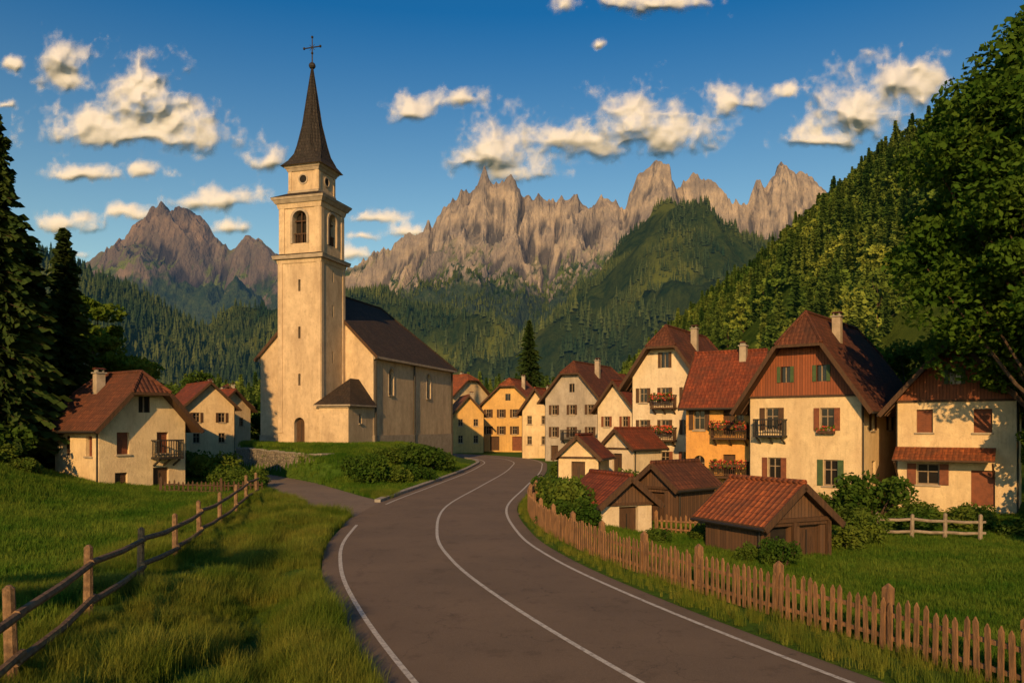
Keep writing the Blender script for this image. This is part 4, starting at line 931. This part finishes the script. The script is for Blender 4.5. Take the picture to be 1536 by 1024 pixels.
R2=range_fn(2300,[(-600,420),(-300,440),(-100,430),(0,440),(60,425),(120,396),(160,376),(200,352),(235,322),(252,318),(268,330),(288,320),(312,338),(335,364),(352,370),(368,350),(385,360),(405,374),(430,392),(470,430),(520,470),(600,560)],151,200,24)
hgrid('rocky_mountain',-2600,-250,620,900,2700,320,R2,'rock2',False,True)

# ---------------------------------------------------------------- clouds: relief banks of vapour far beyond the peaks
CL=[(90,92,42,36),(102,118,34,20),(160,195,95,30),(215,150,60,54),(270,190,62,34),(215,205,120,26),(12,97,15,13),(120,265,62,16),(400,240,32,24),(185,321,38,13),(330,300,75,22),(100,335,48,20),(340,343,32,14),(215,258,25,12),(10,156,18,8),
(613,170,36,22),(693,150,40,16),(740,235,58,46),(770,262,66,24),(870,215,80,28),(955,190,78,54),(1005,210,60,34),(1100,152,48,24),(1240,208,60,26),(1285,175,66,48),(1345,125,60,48),(1385,130,34,28),(980,5,95,26),(850,12,18,15),(1175,142,22,13),
(560,326,42,12),(530,385,40,18),(620,346,36,14),(550,354,25,9),(895,68,11,8),(110,385,30,10),(-200,200,120,50),(1800,120,150,60)]
st=1.35;us=np.arange(-330,1960,st);vs_=np.arange(-90,440,st);U,Vv=np.meshgrid(us,vs_)
cu=U+14*(fbm(U/45,Vv/45,4,301)-.5)*2;cv=Vv+10*(fbm(U/45+9,Vv/45,4,302)-.5)*2
rb=np.zeros(U.shape);sm_=np.zeros(U.shape)
for u,v,ru,rv in CL:
    dy=(v-cv)/rv;dy=np.where(dy<0,dy*1.5,dy*.9);l=np.sqrt(((cu-u)/ru)**2+dy**2)/1.24;w8=np.exp(-4*l);rb+=w8*rv;sm_+=w8
rb=rb/np.maximum(sm_,1e-9);cur=-np.log(np.maximum(sm_,1e-9))/4
def billow(q,o,g,s):
    t=0;a=.5;nn=0
    for i in range(o):t=t+a*np.sqrt(np.abs(2*vn(cu*q,cv*q,s+i)-1)+.01)*-1+a;nn+=a;a*=g;q*=2.05
    return t/nn
bil=billow(1/38.,5,.5,310);nf=fbm(U/26,Vv/26,6,330)
F=1-cur+(bil-.36)*.55+(nf-.5)*1.1
rb=np.clip(rb,12,60)
wisp=fbm(U/10,Vv/13,5,350)
al=S((F-.0+(wisp-.5)*.5*(1-S(F/.9)))/.85)**1.1*.95
Fs=np.clip(1-cur+(bil-.36)*.3+(fbm(U/34,Vv/34,3,330)-.5)*.45,0,1.5)
hgt=rb*(1.35*np.sqrt(Fs+.04)+.34*bil*S(F/.6)+.12*(nf-.5)*S(F/.5))
hgt=blur(blur(hgt,3),2)*.88+hgt*.12
D=5600-hgt*(5600/1195)
PX=(U-768)/1195*D;PY=D;PZ=3.7+(640-Vv)/1195*D
V=np.stack([PX,PY,PZ],-1).reshape(-1,3);Fc=gridfaces(*U.shape);Fc=Fc[(al.ravel()[Fc]>.004).any(1)][:,::-1]
used=np.unique(Fc);mp_=np.full(len(V),-1);mp_[used]=np.arange(len(used))
cl=npmesh('clouds',V[used],mp_[Fc],['cloud'],smooth=True)
at=cl.data.attributes.new('vapour','FLOAT','POINT');at.data.foreach_set('value',al.ravel()[used].astype(np.float32))

# ---------------------------------------------------------------- world
EL=math.radians(20);az=Vector((-.17,-.985,0)).normalized();sv=Vector((az.x*math.cos(EL),az.y*math.cos(EL),math.sin(EL)))
sun=bpy.data.lights.new('sun','SUN');sun.energy=5;sun.angle=math.radians(.5);sun.color=(1,.60,.24)
so=bpy.data.objects.new('sun',sun);so.rotation_euler=sv.to_track_quat('Z','Y').to_euler();so.location=(-20,-60,60);COL.objects.link(so)
wd=bpy.data.worlds.new('World');SC.world=wd;wd.use_nodes=True;nt=wd.node_tree;nt.nodes.clear()
out=N(nt,'ShaderNodeOutputWorld');bg=N(nt,'ShaderNodeBackground');sky=N(nt,'ShaderNodeTexSky',sky_type='NISHITA');sky.sun_disc=False;sky.sun_elevation=EL;sky.sun_rotation=math.atan2(az.x,az.y)
sky.air_density=1.0;sky.dust_density=.6;sky.ozone_density=3
tc=N(nt,'ShaderNodeTexCoord').outputs['Generated'];sp=N(nt,'ShaderNodeSeparateXYZ');L(nt,tc,sp.inputs[0])
tint=mixc(nt,mrange(nt,sp.outputs[2],.12,.46),(1.5,1.42,1.02),(.10,.64,.92))
sk=mixc(nt,1.,sky.outputs[0],tint,'MULTIPLY')
L(nt,sk,bg.inputs[0]);bg.inputs[1].default_value=.105;L(nt,bg.outputs[0],out.inputs[0])
# camera
cam=bpy.data.cameras.new('camera');cam.lens=28;cam.sensor_width=36;cam.shift_y=.0833;cam.clip_start=.1;cam.clip_end=20000
co=bpy.data.objects.new('camera',cam);co.location=(0,0,3.7);co.rotation_euler=(math.radians(90),0,0);COL.objects.link(co);SC.camera=co
SC.view_settings.view_transform='Standard'
